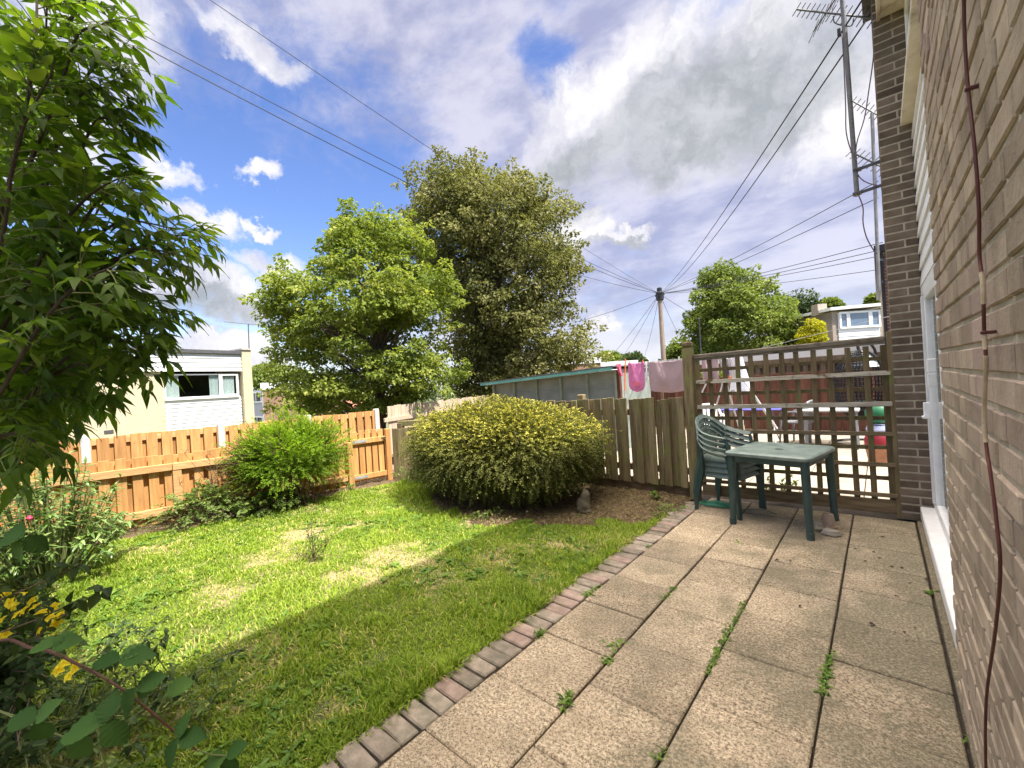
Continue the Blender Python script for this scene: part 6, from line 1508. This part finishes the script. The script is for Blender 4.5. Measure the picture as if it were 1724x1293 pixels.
# closed parasol
pb = np.array([-2.38, 10.6, 0]); o = thing('parasol', 'closed white parasol on a slim pole on the neighbour patio', 'parasol', tuple(pb))
MB().tube([pb, pb + Z3 * 1.95], .019, 8).build('pole', M['steel'], o, smooth=True)
V = []; Fs = []; nseg = 32
for i, (r_, z) in enumerate(((.02, 1.93), (.055, 1.80), (.10, 1.5), (.155, 1.2), (.19, 1.02))):
    for k_ in range(nseg): a = 2 * PI * k_ / nseg; rr = r_ * (1 + .30 * math.sin(a * 6)); V.append(pb + np.array([rr * math.cos(a), rr * math.sin(a), z - (.06 * math.sin(a * 6 + 1) if i == 4 else 0)]))
for i in range(4):
    for k_ in range(nseg): Fs.append((i * nseg + k_, (i + 1) * nseg + k_, (i + 1) * nseg + (k_ + 1) % nseg, i * nseg + (k_ + 1) % nseg))
MB().add(V, Fs, .5).build('canopy', M['white_plastic'], o); MB().lathe(pb, [(.22, 0), (.22, .04), (.08, .07), (.03, .10), (.03, .25)], 16).build('base', M['terracotta'], o, smooth=True)
# stepladder-like clothes airer frame
o = thing('swing_frame', 'silver A-frame with orange and blue bars behind the left of the trellis', 'frame', (-2.3, 8.6, 0)); mb = MB()
def nb(x, y, Y=8.8): return at_y(x, y, Y)
for a, b_ in (((1209, 603), (1183, 658)), ((1183, 658), (1160, 720)), ((1211, 603), (1245, 722)), ((1226, 603), (1214, 655)), ((1214, 655), (1194, 724)), ((1226, 603), (1262, 655)), ((1262, 655), (1300, 712)), ((1270, 665), (1309, 722))): mb.tube([nb(*a), nb(*b_)], .016, 6)
mb.tube([nb(1205, 604), nb(1232, 604)], .02, 6); mb.build('leg', M['steel'], o)
MB().tube([nb(1236, 605), nb(1229, 640)], .028, 8).build('orange_bar', M['orange'], o); M['blue'] = plain('blue_plastic', (.04, .05, .28), .5); MB().tube([nb(1230, 606), nb(1222, 640)], .016, 8).build('blue_bar', M['blue'], o)
# white plastic chair
def simple_chair(loc, yaw, mat, name, label):
    c = np.array(loc, float); u, v = rot2(yaw); q = lambda x, y, z: c + u * x + v * y + Z3 * z; t = thing(name, label, 'chair', loc)
    MB().obox(q(0, 0, .43), u, v, Z3, .22, .22, .014, ch=.008).build('seat', mat, t)
    mb = MB(); P = smooth_path([q(-.20, -.23, .64), q(-.25, -.16, .80), q(-.265, 0, .84), q(-.25, .16, .80), q(-.20, .23, .64)], 4); mb.tube(P, .022, 6)
    for k_ in range(-2, 3): mb.bar(q(-.21, k_ * .07, .44), q(-.255, k_ * .075, .82), .05, .010, up=v)
    mb.build('backrest', mat, t)
    for s in (-1, 1):
        MB().tube(smooth_path([q(-.20, s * .23, .64), q(.02, s * .25, .64), q(.2, s * .25, .62)], 3), .02, 6).build('armrest', mat, t)
        MB().tube([q(.2, s * .25, .62), q(.20, s * .23, .43), q(.23, s * .25, 0)], [.018, .026, .018], 6).build('leg', mat, t); MB().tube([q(-.2, s * .23, .64), q(-.2, s * .21, .43), q(-.26, s * .24, 0)], [.018, .026, .018], 6).build('leg', mat, t)
    return t
simple_chair((-2.62, 9.0, 0), rad(-70), M['white_plastic'], 'garden_chair', 'white plastic garden chair on the neighbour patio seen through the trellis')
simple_chair((-1.25, 9.9, 0), rad(160), M['grey_plastic'], 'garden_chair', 'dark grey plastic chair at the blue table on the neighbour patio')
c = np.array([-2.05, 9.6, 0]); o = thing('folding_table', 'blue-topped folding table on the neighbour patio', 'table', tuple(c)); M['blue_top'] = plain('blue_top', (.08, .08, .34), .4)
MB().box(c[0] - .72, c[0] + .6, c[1] - .32, c[1] + .32, .70, .725, ch=.006).build('tabletop', M['blue_top'], o)
for sx in (-1, 1): MB().tube([c + np.array([sx * .5, -.28, 0]), c + np.array([sx * .38, .28, .70])], .014, 6).tube([c + np.array([sx * .5, .28, 0]), c + np.array([sx * .38, -.28, .70])], .014, 6).build('leg', M['steel'], o)
c = np.array([-.72, 9.7, 0]); o = thing('plastic_table', 'grey plastic side table right of the blue table on the neighbour patio', 'table', tuple(c))
MB().box(c[0] - .42, c[0] + .42, c[1] - .3, c[1] + .3, .66, .70, ch=.01).build('tabletop', plain('grey_top', (.36, .37, .39), .4), o)
for sx in (-1, 1):
    for sy in (-1, 1): MB().tube([c + np.array([sx * .36, sy * .24, 0]), c + np.array([sx * .35, sy * .23, .66])], [.026, .034], 8).build('leg', M['grey_plastic'], o)
# black rattan hanging chair with a white hood
c = np.array([-.28, 10.2, 0]); o = thing('hanging_chair', 'black rattan hanging egg chair with a pale hood on the neighbour patio', 'hanging chair', tuple(c))
V = []; Fs = []; n1, n2 = 22, 36
for i in range(n1 + 1):
    for j in range(n2 + 1):
        th = PI * (.06 + .80 * i / n1); ph = rad(20) + rad(320) * j / n2 - rad(90) + rad(40); V.append(c + np.array([.40 * math.sin(th) * math.cos(ph), .36 * math.sin(th) * math.sin(ph), 1.08 + .66 * math.cos(th)]))
for i in range(n1):
    for j in range(n2): a = i * (n2 + 1) + j; Fs.append((a, a + n2 + 1, a + n2 + 2, a + 1))
b_ = MB().add(V, Fs, .5).build('shell', M['black'], o); wf = b_.modifiers.new('weave', 'WIREFRAME'); wf.thickness = .030; wf.use_even_offset = False
MB().lathe(c + Z3 * .62, [(.10, 0), (.28, .06), (.30, .14), (.2, .18)], 16).build('cushion', M['dark_room'], o, smooth=True)
MB().lathe(c + Z3 * 1.42, [(.30, 0), (.27, .06), (.20, .18), (.10, .28), (.02, .32)], 14).build('hood', plain('hood', (.5, .54, .55), .5), o, smooth=True)
P = smooth_path([c + np.array([.1, .5, 0]), c + np.array([.25, .55, 1.0]), c + np.array([.22, .4, 1.75]), c + np.array([.0, .05, 1.92]), c + np.array([0, 0, 1.74])], 5); mb = MB(); mb.tube(P, .025, 8)
mb.tube([c + np.array([.45 * math.cos(a), .45 * math.sin(a), .02]) for a in np.linspace(0, 2 * PI, 25)], .022, 6); mb.build('stand', M['black'], o, smooth=True)
c = np.array([-.05, 8.15, 0]); o = thing('planter', 'terracotta planter with a green ball and red and blue toys by the pier', 'planter', tuple(c))
MB().lathe(c, [(.13, 0), (.17, .24), (.19, .25), (.19, .29), (.16, .29), (.15, .2)], 16).build('pot', surf('terracotta_red', (.26, .12, .07), (.38, .19, .11), 10), o, smooth=True)
MB().lathe(c + Z3 * .27, [(.17, 0), (.18, .10), (.15, .17)], 14).build('red_tub', plain('red_plastic', (.24, .015, .03), .5), o, smooth=True); MB().lathe(c + Z3 * .46, [(.12, 0), (.15, .06), (.13, .12)], 14).build('blue_tub', plain('pale_blue', (.35, .40, .62), .4), o, smooth=True)
MB().lathe(c + Z3 * .60, [(.03, 0), (.11, .04), (.15, .12), (.15, .18), (.11, .27), (.03, .31)], 16).build('green_ball', plain('green_ball', (.015, .13, .06), .5), o, smooth=True)

# ------------------------------------------------------------------ far block of the terrace, white gabled house, telegraph pole
fb = thing('terrace_block', 'far end of the terrace, a narrow strip of red brick beyond the dark pier', 'house', (.2, 12.5, 0))
M['red_brick'] = surf('red_brick', (0.15, 0.07, 0.055), (0.23, 0.115, 0.09), 9, (1, 1, 5), 0.9, 0.5, 0.1)
mb = MB(); bricks(mb, (.135, 12.5, 0), (1, 0, 0), (0, -1, 0), .7, 0, 3.85, stretcher, depth=.06); bricks(mb, (.135, 12.6, 0), (0, 1, 0), (-1, 0, 0), 1.5, 0, 3.85, stretcher, depth=.06); w_ = mb.build('brick_wall', M['red_brick'], fb)
MB().box(.14, 5, 12.505, 22, 0, 3.9).build('mortar', M['mortar'], w_); MB().box(.02, 5.1, 12.38, 22.1, 3.9, 4.05).build('roof', M['black'], fb)
MB().box(.11, .17, 12.40, 12.47, 1.8, 3.88).build('downpipe', M['black'], fb)
D = 27.0
p0 = at_d(1412, 592, D); p1 = at_d(1492, 588, D * 1.0); u = p1 - p0; u[2] = 0; L = np.linalg.norm(u); u /= L; n = np.array([u[1], -u[0], 0]); q = lambda s, o_, z: np.array([p0[0], p0[1], 0]) + u * s + n * o_ + Z3 * z
wh = thing('white_gabled_house', 'white-clad upper storey house with three-part window above the right end of the trellis', 'house', (p0[0], p0[1], 0))
zt_ = at_d(1412, 519, D)[2]; zt2 = at_d(1490, 512, D)[2]
M['side_brick'] = surf('side_brick', (.30, .25, .20), (.40, .34, .28), 8, (1, 1, 5), .9, .3, .05)
MB().obox(q(L / 2 + .2, -3, zt_ / 2 - .1), u, n, Z3, L / 2 + .5, 3, zt_ / 2 - .1).build('wall', M['side_brick'], wh)
mb = MB()
for i in range(15):
    z = .2 + i * (zt_ - .5) / 15; h = (zt_ - .5) / 15; mb.add([q(.03, .06, z), q(L * .88, .06, z), q(L * .88, .03, z + h * .98), q(.03, .03, z + h * .98)], [(0, 1, 2, 3)], .5); mb.add([q(.03, .06, z), q(L * .88, .06, z), q(L * .88, 0, z), q(.03, 0, z)], [(0, 3, 2, 1)], .5)
mb.build('cladding', M['cladding'], wh)
MB().add([q(-.6, .35, zt_ - .14), q(L + .6, .35, zt2 - .1), q(L + .6, -6.2, zt2 - .1), q(-.6, -6.2, zt_ - .14), q(-.6, .35, zt_ + .04), q(L + .6, .35, zt2 + .08), q(L + .6, -6.2, zt2 + .08), q(-.6, -6.2, zt_ + .04)], [(0, 1, 5, 4), (4, 5, 6, 7), (3, 2, 1, 0), (0, 4, 7, 3), (1, 2, 6, 5), (2, 3, 7, 6)], .5).build('roof', M['cladding'], wh)
za, zc = at_d(1420, 552, D)[2], at_d(1420, 527, D)[2]
for s0, s1_ in ((.05, .20), (.23, .66), (.70, .87)):
    mb = MB(); a, b_ = L * s0, L * s1_; t_ = .06
    mb.obox(q((a + b_) / 2, .09, za), u, n, Z3, (b_ - a) / 2 + t_, .04, t_); mb.obox(q((a + b_) / 2, .09, zc), u, n, Z3, (b_ - a) / 2 + t_, .04, t_)
    for s in (a, b_): mb.obox(q(s, .09, (za + zc) / 2), u, n, Z3, t_, .041, (zc - za) / 2 - t_)
    f = mb.build('window', M['upvc'], wh); MB().obox(q((a + b_) / 2, .08, (za + zc) / 2), u, n, Z3, (b_ - a) / 2, .01, (zc - za) / 2).build('pane', surf('blue_glass', (.10, .16, .24), (.14, .2, .28), 2, rough=.08, bump=0, rv=0, spec=1.0), f)
MB().obox(q(-.35, -1, zt_ + .1), u, n, Z3, .3, .3, .35).build('chimney', M['side_brick'], wh)
# low white flat roofs behind the shed
for lb, x0, x1, y0, y1, d in (('pale low flat-roofed house behind the shed roof', 942, 1000, 608, 630, 42), ('long white-edged flat roof behind the shed and washing', 985, 1060, 613, 630, 50)):
    a, b_ = at_d(x0, y0, d), at_d(x1, y0, d); u = b_ - a; u[2] = 0; L = np.linalg.norm(u); u /= L; n = np.array([u[1], -u[0], 0]); c = (a + b_) / 2; z1 = a[2]; zf = z1 - .5
    o = thing('flat_roofed_house', lb, 'house', (c[0], c[1], -.2)); MB().obox((c[0], c[1], zf / 2 - .1), u, n, Z3, L / 2, 3, zf / 2 + .1).build('wall', M['far_brick'], o); MB().obox((c[0], c[1], (zf + z1) / 2), u, n, Z3, L / 2 + .1, 3.1, (z1 - zf) / 2).build('fascia', M['cladding'], o)
PT = at_d(1110, 486, 26); PBs = np.array([PT[0], PT[1], 0.0])
tpole = thing('telegraph_pole', 'tall wooden telegraph pole with cables fanning from its dark head', 'telegraph pole', tuple(PBs))
MB().tube([PBs, PT], [.16, .115], 10).build('pole', M['pole_wood'], tpole, smooth=True)
MB().lathe(PT - Z3 * .75, [(.13, 0), (.22, .05), (.24, .25), (.24, .5), (.15, .56), (.15, .78), (.04, .84)], 12).build('cap', M['black'], tpole, smooth=True)
mb = MB(); mb.bar(PT + np.array([-.3, 0, -.4]), PT + np.array([.3, 0, -.4]), .08, .06); mb.build('bracket', M['steel_dark'], tpole)
def wire(lb, b, sag, r=.011, a=None):
    a = PT - Z3 * .3 if a is None else a; b = np.array(b); P = [a + (b - a) * t - Z3 * sag * 4 * t * (1 - t) for t in np.linspace(0, 1, 18)]
    tag(MB().tube(P, r, 5, cap=False).build('overhead_wire', M['black'], smooth=True), lb, 'wire', 'overhead telephone wires')
wire('overhead wire crossing the top left sky, lowest of the left three', at_d(125, 0, 8.5) + (at_d(125, 0, 8.5) - PT) * .1, .55, .012)
wire('overhead wire crossing the top left sky, middle of the left three', at_d(160, 5, 8.2) + (at_d(160, 5, 8.2) - PT) * .1, .30, .010)
wire('thinnest overhead wire across the blue sky, uppermost of the left three', at_d(350, -12, 8.0) + (at_d(350, -12, 8.0) - PT) * .1, .25, .007)
hw = at_y(1428, 26, 5.75)
wire('overhead wire rising from the telegraph pole to the near mast, upper one', at_y(1416, 50, 5.7) + (at_y(1416, 50, 5.7) - PT) * .02, .30, .009)
wire('overhead wire rising from the telegraph pole to the near mast, lower one', at_y(1468, 20, 5.7), .45, .009)
wire('wire from the telegraph pole to the far mast, upper of a close pair', at_y(1478, 305, 12.6), .12, .010)
wire('wire from the telegraph pole to the far mast, lower of a close pair', at_y(1478, 333, 12.6), .12, .010)
wire('wire from the telegraph pole to the red brick gable, topmost of four', at_y(1486, 408, 13.5), .12, .010)
wire('wire from the telegraph pole to the red brick gable, second of four', at_y(1486, 420, 14.5), .12, .010)
wire('wire from the telegraph pole to the red brick gable, third of four', at_y(1486, 430, 15.5), .12, .010)
wire('wire from the telegraph pole to the red brick gable, lowest of four', at_y(1486, 453, 17.5), .12, .010)
for lb, x, y, d in (('wire leaving the telegraph pole low towards the sycamore', 890, 560, 30), ('wire leaving the telegraph pole flat towards the sycamore', 880, 430, 30), ('wire falling steeply from the pole behind the shed', 1005, 625, 40), ('wire falling from the pole behind the pink towel', 1040, 612, 40), ('wire falling from the pole near the mauve sheet', 1085, 600, 42), ('wire falling from the pole towards the trellis post', 1150, 575, 42), ('wire falling from the pole behind the tree above the trellis', 1200, 540, 38)):
    wire(lb, at_d(x, y, d), .25, .012)
